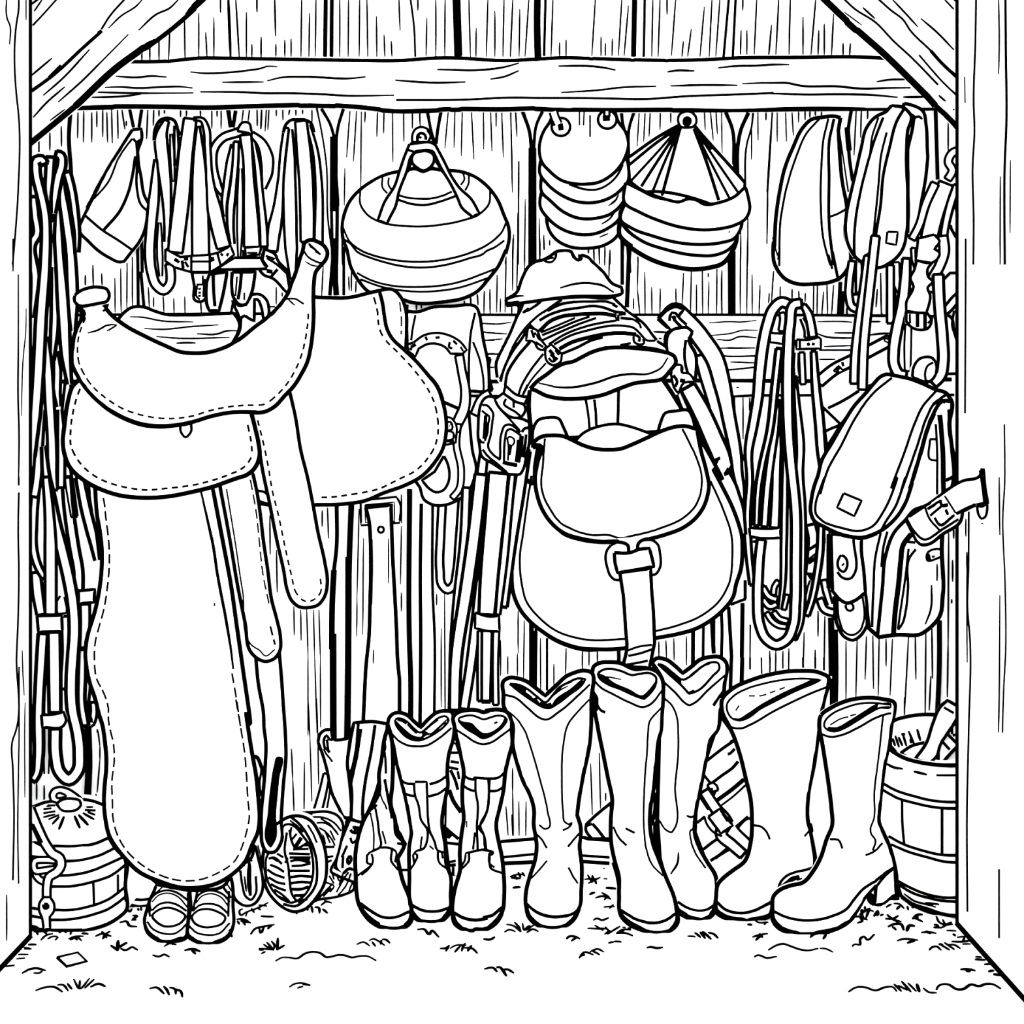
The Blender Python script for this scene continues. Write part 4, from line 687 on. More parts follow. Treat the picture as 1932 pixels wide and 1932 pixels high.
boot('strapped_boot', 'rightmost short strapped boot, touching the boot with the V-cut top beside it', None, 3.225, 3.31,
  '8 n 1620,130 1650,100 1720,80 1800,80 1850,95 1900,80 o 60,85 160,75 220,90 255,130 262,230 265,340 240,430 215,540 200,680 180,780 145,950 165,1080 185,1170 200,1300 205,1480 190,1600 130,1680 50,1725 -20,1730 n 1780,1735 1700,1720 1640,1680 1615,1600 1620,1500 1640,1400 1670,1300 1670,1150 1685,1000 1700,900 1690,780 1690,650 1700,560 1680,430 1650,300 1630,200',
  ['4.6 n 1640,220 1700,260 1800,325 1850,337 1900,325 o 60,335 100,325 190,265 250,215', '5.5 n 1700,560 1740,595 1790,600 o -20,595 90,595 150,590 210,540', '5.5 n 1690,640 1740,675 1780,690', '5.5 o 90,690 150,685 200,650', '5 n 1790,600! 1790,690 1805,780 1800,960 1805,1130', '5 o 85,600 90,700 75,840 35,930 15,960 50,1020 70,1130', '5 n 1895,600! 1890,700 1870,850 1825,950 1850,1020 1870,1130 1920,1160', '4.5 n 1785,1000 1770,1130', '5 n 1855,1130 1800,1140 1720,1160! 1710,1220 1680,1270', '5 n 1740,1150 1740,1220 1690,1280', '5 n 1830,1130 1920,1160 1895,1180! 1895,1250 o 100,1270 180,1310', '4.5 o 90,1160 95,1240 130,1270', '3 n 1727,915 1727,965', '4.5 o 70,1130 120,1160', '6.5 n 1620,1600 1700,1650 1790,1665 1880,1650 o 40,1650 110,1630 180,1570'],
  opening=('4.5 tG 612,120 660,98 730,90 790,110 830,125 880,110 950,92 1000,98 1028,125 1000,180 930,240 870,275 825,287 760,250 690,210 640,165', '3 F tG 612,122 650,140 730,155 780,205 830,240 880,235 950,195 990,150 1012,108 1028,130 1000,180 930,240 870,276 820,287 760,252 690,212 640,168', '4 tG 920,158 950,145'))
boot('strapped_boot', 'leftmost short boot, front strap hanging loose over its ankle, beside the wicker basket', None, 3.235, 3.46,
  '8 n 1130,200! 1155,300 1165,450 1160,650 1150,800 1180,900 1195,1020 1250,1080 1200,1200! 1240,1370 1290,1500 1305,1600 1290,1670 1240,1710 1150,1720 1050,1690 970,1630 910,1550 890,1450 885,1330 880,1200 900,1050 950,900 990,830 1060,700 1060,560 1080,450 1100,300',
  ['5 n 960,900 995,845 1050,800', '3.6 n 1000,860 1020,980 1020,1130', '5 n 1030,780 1050,900 1060,1000 1070,1110 1000,1150 970,1180! 975,1240 1010,1250! 960,1290 900,1335', '5 n 1070,1115 1150,1125 1150,1220 1200,1290', '4.5 n 1150,1120 1180,1140 1180,1230', '4.5 n 1005,1170 1015,1220 975,1290 930,1330', '3.8 n 1085,990 1110,1090', '3.6 n 1070,700 1115,830', '6.5 n 920,1540 1000,1600 1080,1645 1180,1650 1285,1605', '10 n 1170,910 1200,1000 1230,1060', '6 n 1100,600 1150,900', '5.5 n 1195,1090 1270,1090', '5 n 1200,1285 1285,1285', '5 n 1110,290 1110,560'])
# slippers
ga = 'slip-on clogs'
for nm, lab, o_, s_ in (('clog', 'left clog of the slip-on pair under the long stitched flap', '6.5 m 1160,1450 1180,1395! 1420,1440! 1425,1550 1415,1700 1400,1790 1330,1815 1260,1825 1180,1800 1110,1740 1090,1680 1110,1580 1135,1500',
   ['4.5 m 1140,1600 1135,1530 1180,1470 1260,1445 1330,1460 1415,1520', '3 m 1150,1530 1200,1480 1270,1465 1340,1490 1410,1570', '4.5 m 1150,1595 1200,1550 1270,1535 1330,1550 1405,1600', '5 c m 1150,1640 1200,1590 1270,1575 1330,1590 1395,1640 1360,1690 1300,1715 1240,1715 1180,1680', '4 m 1115,1680 1150,1730 1220,1765 1320,1768 1370,1735 1400,1700', '4.5 m 1125,1580 1135,1640', '3 T m 1170,1470 1230,1415', '5 F m 1090,1700 1130,1760 1200,1805 1280,1812 1380,1790 1400,1800 1330,1830 1260,1838 1180,1812 1110,1760']),
  ('clog', 'right clog of the slip-on pair, nearest the wicker basket', '6.5 m 1430,1440! 1500,1440 1700,1395 1740,1330! 1755,1400 1758,1550 1755,1720 1720,1780 1640,1825 1560,1835 1480,1815 1420,1775 1420,1690 1440,1550',
   ['4.5 m 1470,1540 1490,1490 1560,1450 1620,1450 1690,1480 1730,1530', '3 m 1480,1540 1520,1490 1600,1470 1660,1490 1720,1560', '4.5 m 1460,1600 1500,1560 1580,1545 1650,1560 1720,1620', '5 c m 1450,1650 1490,1600 1560,1585 1630,1600 1700,1655 1680,1690 1600,1720 1530,1720 1470,1690', '4 m 1430,1710 1480,1760 1570,1780 1650,1770 1730,1690', '4.5 m 1725,1450 1720,1640', '5 m 1490,1445 1460,1600', '5 T m 1680,1410 1740,1500', '3 T m 1710,1390 1745,1450', '5 F m 1420,1770 1500,1815 1570,1822 1660,1800 1750,1730 1755,1750 1700,1810 1620,1842 1560,1848 1480,1832'])):
    w_, f_, p_ = parse(o_); Yt = H*F/(max(q[1] for q in p_)+3-HZ)
    t = thing(nm, lab, 'shoe', ga); t.location = (W3(sum(q[0] for q in p_)/len(p_), 1770, Yt).x, Yt, 0)
    P(t, 'upper', [(1600, 3.32), (1770, Yt), (1900, Yt)], o_, th=.02, dome=.02, R=22, bdome=.02, sk=s_, sole=9)
# ================================================================ middle: second saddle with coiled reins on top
t = thing('saddle', 'smaller saddle carrying coiled reins and a rounded double flap with a centre strap', 'saddle', at=(1180, 850, 3.45))
P(t, 'backing', 3.475, '0 g 150,1060! 150,930 200,820 240,740 300,600 330,530 360,470! 1000,440! 1060,455 1130,540 1240,620 1300,700 1360,775 1440,840! 1500,900! 1400,1070! 1550,1290! 1700,1500! 420,1560! 400,1140! 300,1240! 210,1160!', th=.03, dome=.02, R=60, sk=[
  '7 g 155,1050 150,930 200,820 240,740 300,600 340,520 350,480', '5 g 245,880 300,770 380,660 480,570 620,500 740,480', '4.5 g 265,830 320,740 390,650', '6 g 180,1080 200,1000 260,870 350,740 400,660', '6.5 g 215,1110 230,1020 300,900 400,780', '5 g 175,1060 240,900 290,790', '5 g 300,1220 330,1120 400,1000 500,870', '4 g 340,1190 400,1080 520,940', '4.5 g 325,1215 380,1100',
  '5.5 g 350,560 430,520 480,480', '5 g 500,560 600,490 640,465', '5 g 530,550 640,500 720,485 880,480 980,480 1040,500', '6 g 470,620 540,580 640,545 780,525 880,512 960,525 1050,555 1100,560', '8 g 470,700 560,620 640,590 760,575 860,570 960,570 1050,585', '4.5 g 480,710 600,660 740,600', '5 g 490,730 640,670 760,620 850,590', '5 g 490,770 640,700 760,650 900,600', '5 g 540,800 650,730 800,670 950,635 1050,620', '5 g 580,800 700,735 850,690 1000,660 1100,660 1180,675 1230,720 1280,770 1340,775', '8 g 620,835 700,790 850,745 1000,718 1100,715 1200,725', '6 g 640,870 760,820 860,770 950,745', '6 g 1200,730 1225,750 1220,780', '5 g 1180,740 1185,780 1240,800 1260,790 1250,760', '6.5 g 1030,452 1080,500 1130,550 1200,600 1250,640 1300,700 1355,770', '5 g 1110,600 1180,615 1225,650 1235,680', '5 g 1065,575 1065,625', '8 g 1070,570 1120,570', '4 g 1040,590 1060,620', '6 g 1020,500 1060,520', '6 g 1080,600 1160,610',
  '5 g 1080,805 1160,790', '6 g 1355,775 1400,800 1440,830', '7 g 960,825 1160,820 1350,838 1440,865', '5 g 820,1215 838,1320 850,1440', '5.5 g 885,1215 895,1300 900,1410', '6 g 1068,1140 1065,1300 1062,1400', '9 g 400,1140 390,1250 400,1380 415,1500', '10 g 1400,1070 1460,1160 1540,1290', '3 g 690,1343 693,1345', '4 T g 345,560 390,525', '5 g 400,650 450,700', '6 g 420,690 440,740'])
P(t, 'buckle', 3.440, '5 g 385,670! 450,690 480,760 520,810! 500,840 460,830 430,780 370,770!', th=.006, material='metal', sk=['5 g 410,690 430,750', '5 g 450,720 470,760 500,770', '7 g 430,710 440,730', '5 g 440,780 500,820'])
P(t, 'buckle', 3.436, '5 g 520,830 560,800! 640,870! 630,930 570,955 530,930 515,880', th=.006, material='metal', sk=['7 g 545,840 580,880', '6 g 570,910 600,905', '5 g 540,900 570,930 610,900', '5 g 590,840 620,880', '7 g 555,870 585,900'])
P(t, 'seat', 3.442, '8 g 400,1135! 450,1080 520,1030 600,970 660,942 720,930 800,890 860,860 950,832 1080,822 1200,828 1350,845 1440,862! 1490,890 1502,925 1455,1000 1400,1058 1300,1078 1200,1090 1080,1130 950,1180 850,1200 740,1210 620,1206 520,1185 440,1145!', th=.02, dome=.03, R=40, sk=[
  '5 T g 470,1095 600,1118 740,1118 900,1085 1050,1035 1150,1020 1300,1015 1380,980 1440,900', '6 T g 470,1160 600,1205 740,1208 860,1200'])
P(t, 'tab', 3.452, '6.5 g 420,1580! 430,1420 460,1372 530,1352 620,1362 650,1420 690,1510!', th=.006)
P(t, 'tab', 3.452, '6.5 g 1355,1520! 1385,1390 1420,1318 1500,1302 1600,1302 1625,1350 1650,1450!', th=.006)
P(t, 'lining', 3.450, '6 g 740,1530! 800,1470 850,1442 920,1418 1000,1402 1080,1402 1150,1418 1330,1480! 1200,1600 900,1620', th=.006)
P(t, 'inner_flap', 3.430, '8 g 415,1560 440,1525 480,1498 560,1485 660,1495 720,1522 800,1560 900,1588 1000,1594 1080,1588 1180,1550 1280,1505 1400,1450 1500,1420 1570,1415 1660,1440! 1690,1600 1730,1750 1750,1880 k 1742,130 1710,225 1650,310 1560,380 1430,432 1310,465 1225,482! 1208,540! 1145,550! 1130,510 1080,490 940,488 800,468 650,420 560,345 490,240 450,120 438,0 g 455,1700 475,1560 435,1560', th=.01, dome=.018, R=40,
  sk=['4.5 g 515,1510 500,1700 490,1880 k 500,130 550,235 640,350 720,392 860,435 1000,437 1070,455 1200,435 1400,378 1550,310 1650,210 1688,100 1692,0 g 1670,1700 1610,1560 1550,1440', '8 T k 560,345 650,425 800,475 940,492 1060,495'])
P(t, 'outer_flap', 3.458, '8 g 470,1520! 440,1700 415,1850 k 345,0 320,150 290,350 270,500 262,700 275,880 320,990 400,1090 500,1170 600,1232 700,1272 800,1295 900,1300 1120,1290 1340,1218 1500,1188 1650,1145 1780,1070 1870,990 1935,900 tA 260,1200 310,1040 325,880 318,700 280,560 210,380 120,200 30,20 g 1850,1820 1760,1640 1640,1440!', th=.01, dome=.012, R=40,
  sk=['4.5 k 410,-10 380,200 345,450 325,600 338,800 370,930 480,1070 600,1160 750,1212 850,1228 1115,1220', '4.5 k 1345,1162 1500,1122 1700,1040 1830,930 1900,800 1925,600 1920,450 1850,230 1760,30', '8 T k 400,1090 600,1235 800,1300 1000,1300'])
cs = P(t, 'strap', 3.4045, '7 k 1078,722! 1310,690! 1318,850 1330,1000 1340,1250! 1310,1400! 1300,1440! 1100,1430! 1130,1300 1122,1150 1105,900!', th=.006, sk=['4.5 k 1140,1308 1200,1285 1320,1265', '5 k 1140,1350 1230,1330 1320,1300', '5 k 1130,1415 1220,1400 1290,1385'])
P(t, 'ring', 3.410, '5.5 k 1010,515! 1050,495 1230,480 1330,480 1365,510 1380,570 1378,690 1345,735 1310,740! 1080,778! 1040,775 1000,735 985,690 970,600 980,555', holes=['5 k 1040,572! 1150,570! 1230,548! 1300,533! 1320,600! 1335,680! 1060,722! 1040,650!'], th=.006, material='metal').parent = cs
P(t, 'strap_fold', 3.402, '7 k 1035,572! 1150,572 1230,545 1300,538! 1318,600 1335,675! 1200,700 1060,722! 1042,650!', th=.01, sk=[])
P(t, 'strap_neck', 3.406, '0 k 1060,465! 1110,500 1138,520 1148,570! 1208,565! 1212,515 1245,480! 1260,450!', th=.004, sk=['7 k 1060,490 1110,498 1138,515 1145,560', '7 k 1290,465 1240,480 1218,500 1210,550'])
# cheek buckle and hanging straps left of it
t = thing('girth', 'large stitched buckle plate with two long straps hanging straight down to the short boots', 'strap', at=(940, 830, 3.42))
P(t, 'buckle_plate', 3.405, '6 tE 350,240! 250,225 190,260 140,340 115,440 100,650 100,870 115,950 150,1130 330,1250 450,1330 560,1405 640,1410 730,1408 790,1310 830,1120 870,950 880,800 870,620! 800,580 600,520 430,380', th=.014, dome=.008, R=20, material='leather', sk=[
  '5 tE 170,360 230,360 290,420 325,480 315,600 290,800 255,1010 330,1110 440,1190', '4.5 tE 160,440 215,490 260,520 250,650 235,800 200,900', '7 tE 215,510 205,650 190,870', '5 tE 120,870 160,920 200,925', '5 tE 170,1030 230,1110 400,1250 540,1370', '5 tE 430,1170 460,760 500,670 560,650 650,690 740,770', '5 tE 490,1200 510,850 540,740 590,720 650,750 750,820', '9 tE 755,820 740,1000 700,1230', '8 tE 470,1220 580,1250 690,1270', '4 tE 550,1200 560,1000 560,840 620,850 650,900 610,970 560,960', '4.5 tE 600,970 575,1120', '4 tE 700,880 685,1050 665,1220', '6 tE 820,800 800,1000 770,1150', '4.5 tE 430,430 560,560 730,740', '6 tE 760,770 800,710 860,700'])
P(t, 'keeper', 3.392, '5.5 tE 480,175! 560,235 660,300 720,325 790,350 815,420 790,490 740,540 660,550 580,530 480,460 400,370 350,270!', th=.012, dome=.004, R=10, sk=['5 tE 520,260 490,340 560,400 650,450 730,510', '5 tE 630,290 640,400', '5 tE 660,310 800,340'])
P(t, 'strap', 3.398, '5.5 g 215,1110! 300,1180 380,1200! 400,1160! 340,1290! 290,1230! 200,1170!', th=.005)
SS(t, [(3.416, [34, 31, 29, 26], 'k 165,-30 140,250 115,500 92,760 75,1040', 7), (3.418, [10, 10, 9, 8], 'k 262,-30 235,250 205,600 150,1040', 6), (3.418, [15, 14, 13, 12], 'k 75,1160 70,1500 68,1700', 6), (3.418, [24, 24, 24], 'k 62,1160 60,1450 62,1690', 6), (3.420, [8, 7, 7], 'k 145,1160 138,1400 142,1720', 5)])
P(t, 'keeper', 3.410, '5.5 k -15,1022! 80,1052 165,1050! 170,1165! 80,1162 -15,1140!', th=.01)
SS(t, [(3.440, [15, 15, 14], 'k 362,-200 310,150 265,420 190,980', 7), (3.43, [18, 18, 14], 'j 1830,-20 1770,500 1720,850 1640,1400 1630,1760', 7), (3.436, [13, 12, 12, 12], 'j 1905,0 1860,500 1815,900 1740,1500 1700,1750', 6), (3.444, [10, 10, 9], 'j 1720,80 1700,500 1660,850 1630,1200 1615,1750', 6), (3.45, [10, 12, 12], 'g 60,1560 30,1800 10,1932', 6)])
# big arching strap right of the saddle
t = thing('neck_strap', 'long arching strap with a hooked leather end, sweeping down right of the smaller saddle', 'strap', at=(1250, 700, 3.5))
SS(t, [(3.490, [20, 20, 28, 28, 26, 20, 18, 15, 10, 2], 'g 1400,640 1500,540 1590,620 1690,750 1790,900 1850,1100 1900,1350 h 160,1700 tA 270,0 310,250 330,470', 6.5),
  (3.496, [14, 18, 17, 16, 12, 3], 'g 1680,880 1740,1080 1790,1250 1830,1400 1880,1600', 6),
  (3.468, [24, 27, 28, 28, 26, 22, 10], 'g 1590,1120 1690,1300 1780,1500 1850,1680 h 55,1720 tA 120,0 200,250 270,450 320,700', 7), (3.500, [6, 8, 8, 8, 4], 'g 1525,1170 1600,1350 1700,1560 1780,1740 1830,1900', 5)])
P(t, 'hook_end', 3.480, '6.5 g 1375,600! 1430,545 1500,515 1560,535! 1520,600 1560,650 1625,700! 1600,760 1650,870 1650,1060! 1590,1020 1540,1010! 1570,1000 1560,900 1575,760 1600,700! 1580,685 1500,680 1450,720 1435,780 1440,840! 1420,830! 1430,720 1460,690! ', th=.006)
P(t, 'end_tab', 3.474, '6.5 g 1440,880! 1430,800 1440,730 1475,690 1530,675 1590,675 1622,705 1600,760 1650,880 1648,1070! 1590,1025 1530,1020! 1540,970 1500,950!', th=.006, sk=['6 g 1575,765 1565,880 1575,960 1590,1015', '7 g 1600,740 1620,800', '6 g 1500,955 1545,965 1545,1010', '8 g 1520,1030 1560,1010'])
SS(t, [(3.476, 5, 'g 1470,625 1480,575 1520,620 1570,665', 6, ())])
P(t, 'buckle', 3.466, '5 g 1470,960! 1540,955 1545,1010 1600,1020 1645,1080! 1560,1090 1520,1170! 1490,1130 1465,1030!', th=.006, material='metal', sk=['6 g 1480,1030 1510,1080 1495,1120', '8 g 1530,1070 1570,1075', '5 g 1590,1080 1640,1095'])
# roll with curved strap, between the two saddles
YS = .11
t = thing('hanging_surcingle', 'roll of wide leather with a studded arch and looping strap, between the two saddles', 'strap', at=(870, 720, 3.5))
P(t, 'panel', 3.520, '6.5 f 1250,545! 1340,555 1470,518 1600,512 1800,525 1825,600! 1845,750 1885,950 1892,1160! 1750,1150! 1700,1300! 1240,1100!', th=.012, dome=.008, R=20, sk=['5 f 1785,560 1755,700 1742,850 1738,1150', '4.5 f 1770,780 1815,900 1845,1050 1850,1150', '4.5 f 1335,580 1312,700 1305,770', '7 f 1270,500 1275,800'])
P(t, 'studded_arch', 3.500, '5 f 1320,785! 1400,730 1500,712 1600,735 1680,785 1722,840! 1690,870! 1600,868! 1560,820 1500,795 1430,795 1360,830! 1335,890! 1280,850! 1275,800!', th=.01, material='metal', sk=['5 f 1410,740 1425,770', '5 f 1485,750 1520,745', '5 f 1595,780 1590,820 1615,830', '5 f 1620,770 1650,800', '4 f 1675,815 1695,850', '6 f 1300,820 1340,800', '5 f 1290,830 1310,840'])
SS(t, [(3.505, [12, 11, 12, 14, 16, 14], 'f 1665,880 1685,1000 1712,1150 1705,1270 1650,1400 1630,1450', 5), (3.503, [7, 8, 8, 8], 'f 1660,1400 1645,1550 1680,1750 1660,1900 j 1610,160', 4.5)])
P(t, 'loop', 3.508, '6 f 1600,1420! 1680,1380 1735,1280! 1745,1400 1765,1600 1793,1750 j 1775,20 1735,110 1660,170 1560,210 1480,212 1400,170 1370,80! 1300,-20! f 1500,1500!', holes=['5.5 f 1550,1640! 1575,1690 1592,1770 1580,1850 1545,1900 1490,1915 1440,1888 1385,1825! 1480,1760!'], th=.008)
P(t, 'buckle', 3.495, '4.5 f 1545,1350! 1600,1352 1635,1390 1640,1540! 1555,1560!', th=.008, material='metal', sk=['4.5 f 1570,1385 1600,1385 1612,1440 1575,1450', '4.5 f 1570,1450 1620,1465 1620,1510 1570,1525', '7 f 1592,1412 1598,1414', '4.5 f 1560,1530 1630,1530'])
SS(t, [(3.514, [13, 12], 'f 1900,1170 1850,1200 1780,1330', 5), (3.53, [8, 9, 9, 8], 'g 80,900 60,1000 95,1150', 5)])
SS(t, [(3.528, [10, 10, 10, 10, 10, 10, 10], 'j 1537,205 1525,450 1520,700 1540,820 1578,852 1620,820 1645,720 1665,500 1690,160', 5.5)])
# long reins right of it
YS = .09; SADJ = .45
t = thing('hanging_reins', 'tall coil of reins with three keepers, hanging in long loops below the right rail', 'reins', at=(1475, 870, 3.5))
SS(t, [(3.470, [16, 17, 17, 17, 16, 15, 14, 10, 9, 9, 10, 9, 8], 'h 560,500 500,480 435,535 395,640 360,800 335,1000 318,1200 285,1400 250,1600 tA 400,150 382,400 376,600 388,850 425,1200', 6.5),
  (3.462, [15, 16, 17, 16, 16, 16, 16, 15, 15, 15, 14], 'h 650,490 600,495 562,650 548,850 543,1150 553,1500 575,1750 tA 862,400 867,1000 862,1400 845,1600 770,1760 670,1808 565,1745 500,1600 480,1350 487,1100 500,900 520,740', 6.5),
  (3.468, [8, 13, 13, 13], 'h 660,500 695,560 722,660 735,745', 6), (3.474, [8, 12, 14, 14, 13, 9, 10, 9, 8], 'h 740,850 755,1100 785,1400 800,1600 820,1750 tA 1120,640 1112,850 1080,1100 1030,1350 978,1510', 6.5),
  (3.482, [10, 10, 9, 9, 8], 'h 480,830 450,1100 410,1450 350,1720 tA 490,200 467,600', 7), (3.484, [3, 10, 11, 11, 11], 'h 480,1210 450,1450 410,1720 tA 578,220 548,610', 6), (3.490, [3, 13, 13, 15], 'h 490,1300 470,1500 460,1720 tA 665,300 650,620', 5.5),
  (3.480, [8, 8, 9, 9, 8, 5], 'h 510,1400 525,1720 tA 755,200 745,800 735,1200 705,1450', 6), (3.476, [3, 8, 12, 11, 8, 8, 9, 9, 10], 'h 598,1030 615,1250 640,1600 tA 905,50 935,400 940,800 932,1100 930,1400 905,1600 845,1750', 6),
  (3.484, [6, 7, 8], 'h 612,860 610,1000 618,1050', 4.5), (3.484, [9, 9], 'h 650,860 660,1100', 5), (3.49, [8, 14, 12], 'h 500,560 515,620 500,700', 5), (3.49, [5, 8, 8], 'h 650,600 690,700 690,750', 5)])
P(t, 'keeper', 3.456, '5 h 410,712! 515,720! 505,795! 412,782!', th=.012)
P(t, 'keeper', 3.456, '5 h 610,762! 700,765 780,745! 795,760! 795,830! 610,835!', th=.012, sk=['5 h 635,765 635,835', '6 h 695,785 705,810', '6 h 740,785 735,808'])
P(t, 'keeper', 3.454, '5.5 tA 395,620! 480,628 600,632 710,620! 712,720! 600,728 480,722 405,705!', th=.012)
SS(t, [(3.486, [6, 9, 9, 8], 'tA 430,740 500,740 515,760', 5), (3.488, 9, 'tA 532,1220 600,1320 680,1350', 5.5), (3.492, 9, 'tA 530,1340 610,1420 680,1390', 5.5), (3.49, 8, 'tA 570,1480 620,1560 690,1610 775,1625', 5), (3.494, 8, 'tA 640,1470 700,1540 790,1570', 5), (3.496, 8, 'tA 690,1160 650,1220 640,1300', 5), (3.495, [7, 7], 'tA 780,1300 745,1450', 5)])
SADJ = .9
# bag behind with strap, behind the satchel
t = thing('rolled_bag', 'flat bag with a diagonal buckled strap, tucked behind the satchel flap', 'bag', at=(1590, 730, 3.5))
P(t, 'bag', 3.500, '6 h 770,1080! 900,960 1020,890! 1300,740! 1330,1020! 1140,1160! 950,1400 840,1575! 825,1460! 810,1300!', th=.02, dome=.01, R=30, sk=['6 h 850,1280 950,1230 1080,1150', '5.5 h 800,1260 850,1310 940,1400', '5.5 h 830,1455 930,1405', '4 h 1150,1110 1200,1090'])
SS(t, [(3.480, 16, 'h 775,1085 900,985 1030,920 1160,850 1320,765', 6)])
P(t, 'buckle', 3.474, '4 h 890,1000! 930,960! 965,1000! 940,1010!', th=.006, material='metal', sk=['7 h 905,975 935,990', '5 h 955,930 965,965'])
S(t, 'strap', 3.486, 'tA 1015,590 1040,700 1035,900 1015,1090', 14, e=6, sk=['6 tA 985,850 1080,790', '4 tA 990,945 1070,880', '7 tA 990,980 1070,925', '12 tA 1000,1130 1050,1100'])
SS(t, [(3.49, [9, 9, 9], 'tA 1108,1340 1160,1450 1260,1485', 5.5), (3.494, [8, 8, 6], 'tA 1150,1150 1170,1250 1215,1400', 5), (3.496, [6, 5], 'tA 1200,650 1195,780', 4), (3.498, [5, 6, 4], 'tA 1030,1160 1000,1260 990,1300', 4)])
# satchel
YS = 0
t = thing('satchel', 'boxy satchel with long tilted flap, square patch and a buckled strap sticking out', 'satchel', at=(1680, 950, 3.35))
P(t, 'box', 3.380, '8 l 470,400! 900,-300! h 1740,1175! 1775,1215 1765,1400 1785,1600 1800,1800 l 1330,250! 1312,500 1318,900 1295,1050 1235,1125 1150,1185 980,1190 835,1208! 760,1140! 735,900! 480,800!', th=.05, dome=.02, R=40, sk=[
  '5 l 850,420 810,600 795,900 788,1130', '5 l 900,410 870,530 855,680', '7 l 1050,310 950,420 885,600 862,850 828,1190', '10 l 1080,430 1020,510 1000,640 985,800 960,1000 945,1180', '4.5 l 1060,540 1030,800 1000,1000 980,1140', '5 l 1115,545 1072,600 1055,850 1040,1000 1010,1110 980,1150', '4.5 c l 1200,575 1300,550 1318,585 1270,615 1200,630', '7 l 1205,580 1215,625', '4 l 1235,600 1255,600', '4 T l 1272,655 1272,785', '4.5 T l 1232,815 1225,1000 1185,1110', '5 l 1070,430 1040,480 1110,495', '4.5 h 1615,1515 1665,1515', '4.5 h 1617,1515 1625,1670 1675,1675', '4.5 h 1660,1400 1670,1600 1670,1932', '10 h 1690,1330 1710,1600 1715,1932', '6.5 h 1755,1290 1765,1500 1800,1650 1795,1790 1735,1825', '6 h 1735,1900 1850,1830'])
P(t, 'flap', 3.345, '7.5 h 1332,1030! 1470,1060 1660,1140! 1745,1170 1780,1230! 1720,1225 1640,1330 1600,1430 1540,1640 1470,1880 l 1085,50 1035,200 955,320 860,400 800,430 720,455 600,445 430,378 345,325 322,260 328,170 362,30 h 770,1800 800,1680 880,1540 960,1400 1050,1260 1140,1160 1190,1100 1250,1040 1290,1025', th=.016, dome=.012, R=30, sk=[
  '5 h 1328,1055 1200,1160 1050,1365 950,1560 850,1740 790,1932 l 430,0 385,120 362,200 365,280 395,315 560,383 690,405 780,375 870,260 940,110 975,0 h 1330,1880 1430,1600 1500,1400 1560,1270 1660,1155', '5 c l 570,122! 705,178! 650,295! 520,230!', '5.5 h 1740,1180 1650,1240 1590,1350 1520,1560 1400,1900 l 1035,0 960,220 880,345 850,400', '8 l 430,380 600,445 720,458 820,425', '8 h 1650,1320 1600,1430 1540,1640 1470,1880', '7 h 1640,1250 1690,1215 1735,1235'])
P(t, 'pocket', 3.344, '7 l 475,430! 600,440! 705,470! 705,560 722,700 735,870! 650,935 590,950 550,930 487,860!', th=.008, sk=['5.5 l 645,470 645,740 630,760 600,770 555,755 522,715', '5.5 c l 555,590 585,610 595,680 570,715 540,700 525,640', '7 l 560,655 570,665', '5 l 487,860 520,900', '11 l 462,430 462,840'])
P(t, 'pouch', 3.356, '6.5 l 500,900! 525,1120 575,1205 640,1232 700,1195 748,1120! 748,980 735,870! 600,850!', th=.012, dome=.006, R=15, sk=['4.5 l 525,920 540,1080 580,1170 630,1192 690,1160 720,1080 712,900', '5 c l 585,965 630,955 645,990 620,1010 595,1000'])
SY = ('u', [(1700, 3.33), (1770, 3.25), (1800, 3.12), (1835, 3.05), (1865, 3.01)])
ss_ = P(t, 'strap', SY, '6.5 l 1040,320! 1100,250 1190,215 1300,140 1470,30 1600,-10 1615,-60! 1625,-60! 1640,100 1658,195! 1560,215 1470,260! 1455,330 1320,430 1200,510 1160,512 1120,480!', th=.006, sk=[
  '5 l 1050,310 1100,400 1175,470 1320,395 1440,320', '5 l 1070,300 1190,220', '4.5 l 1190,230 1220,310 1300,400', '6 l 1210,240 1310,180', '7 l 1310,175 1320,215 1360,210', '5 l 1230,290 1320,215', '7 l 1350,250 1365,280', '6 l 1265,310 1300,360 1410,290', '4 l 1340,145 1370,190 1420,270', '6.5 l 1430,275 1560,215 1640,200', '4.5 l 1080,290 1180,225', '9 l 1612,-50 1630,60 1645,190'])
P(t, 'strap_tip', 3.022, '5 l 1578,212! 1610,225 1655,198! 1652,260 1640,300 1612,315 1590,285', th=.008).parent = ss_
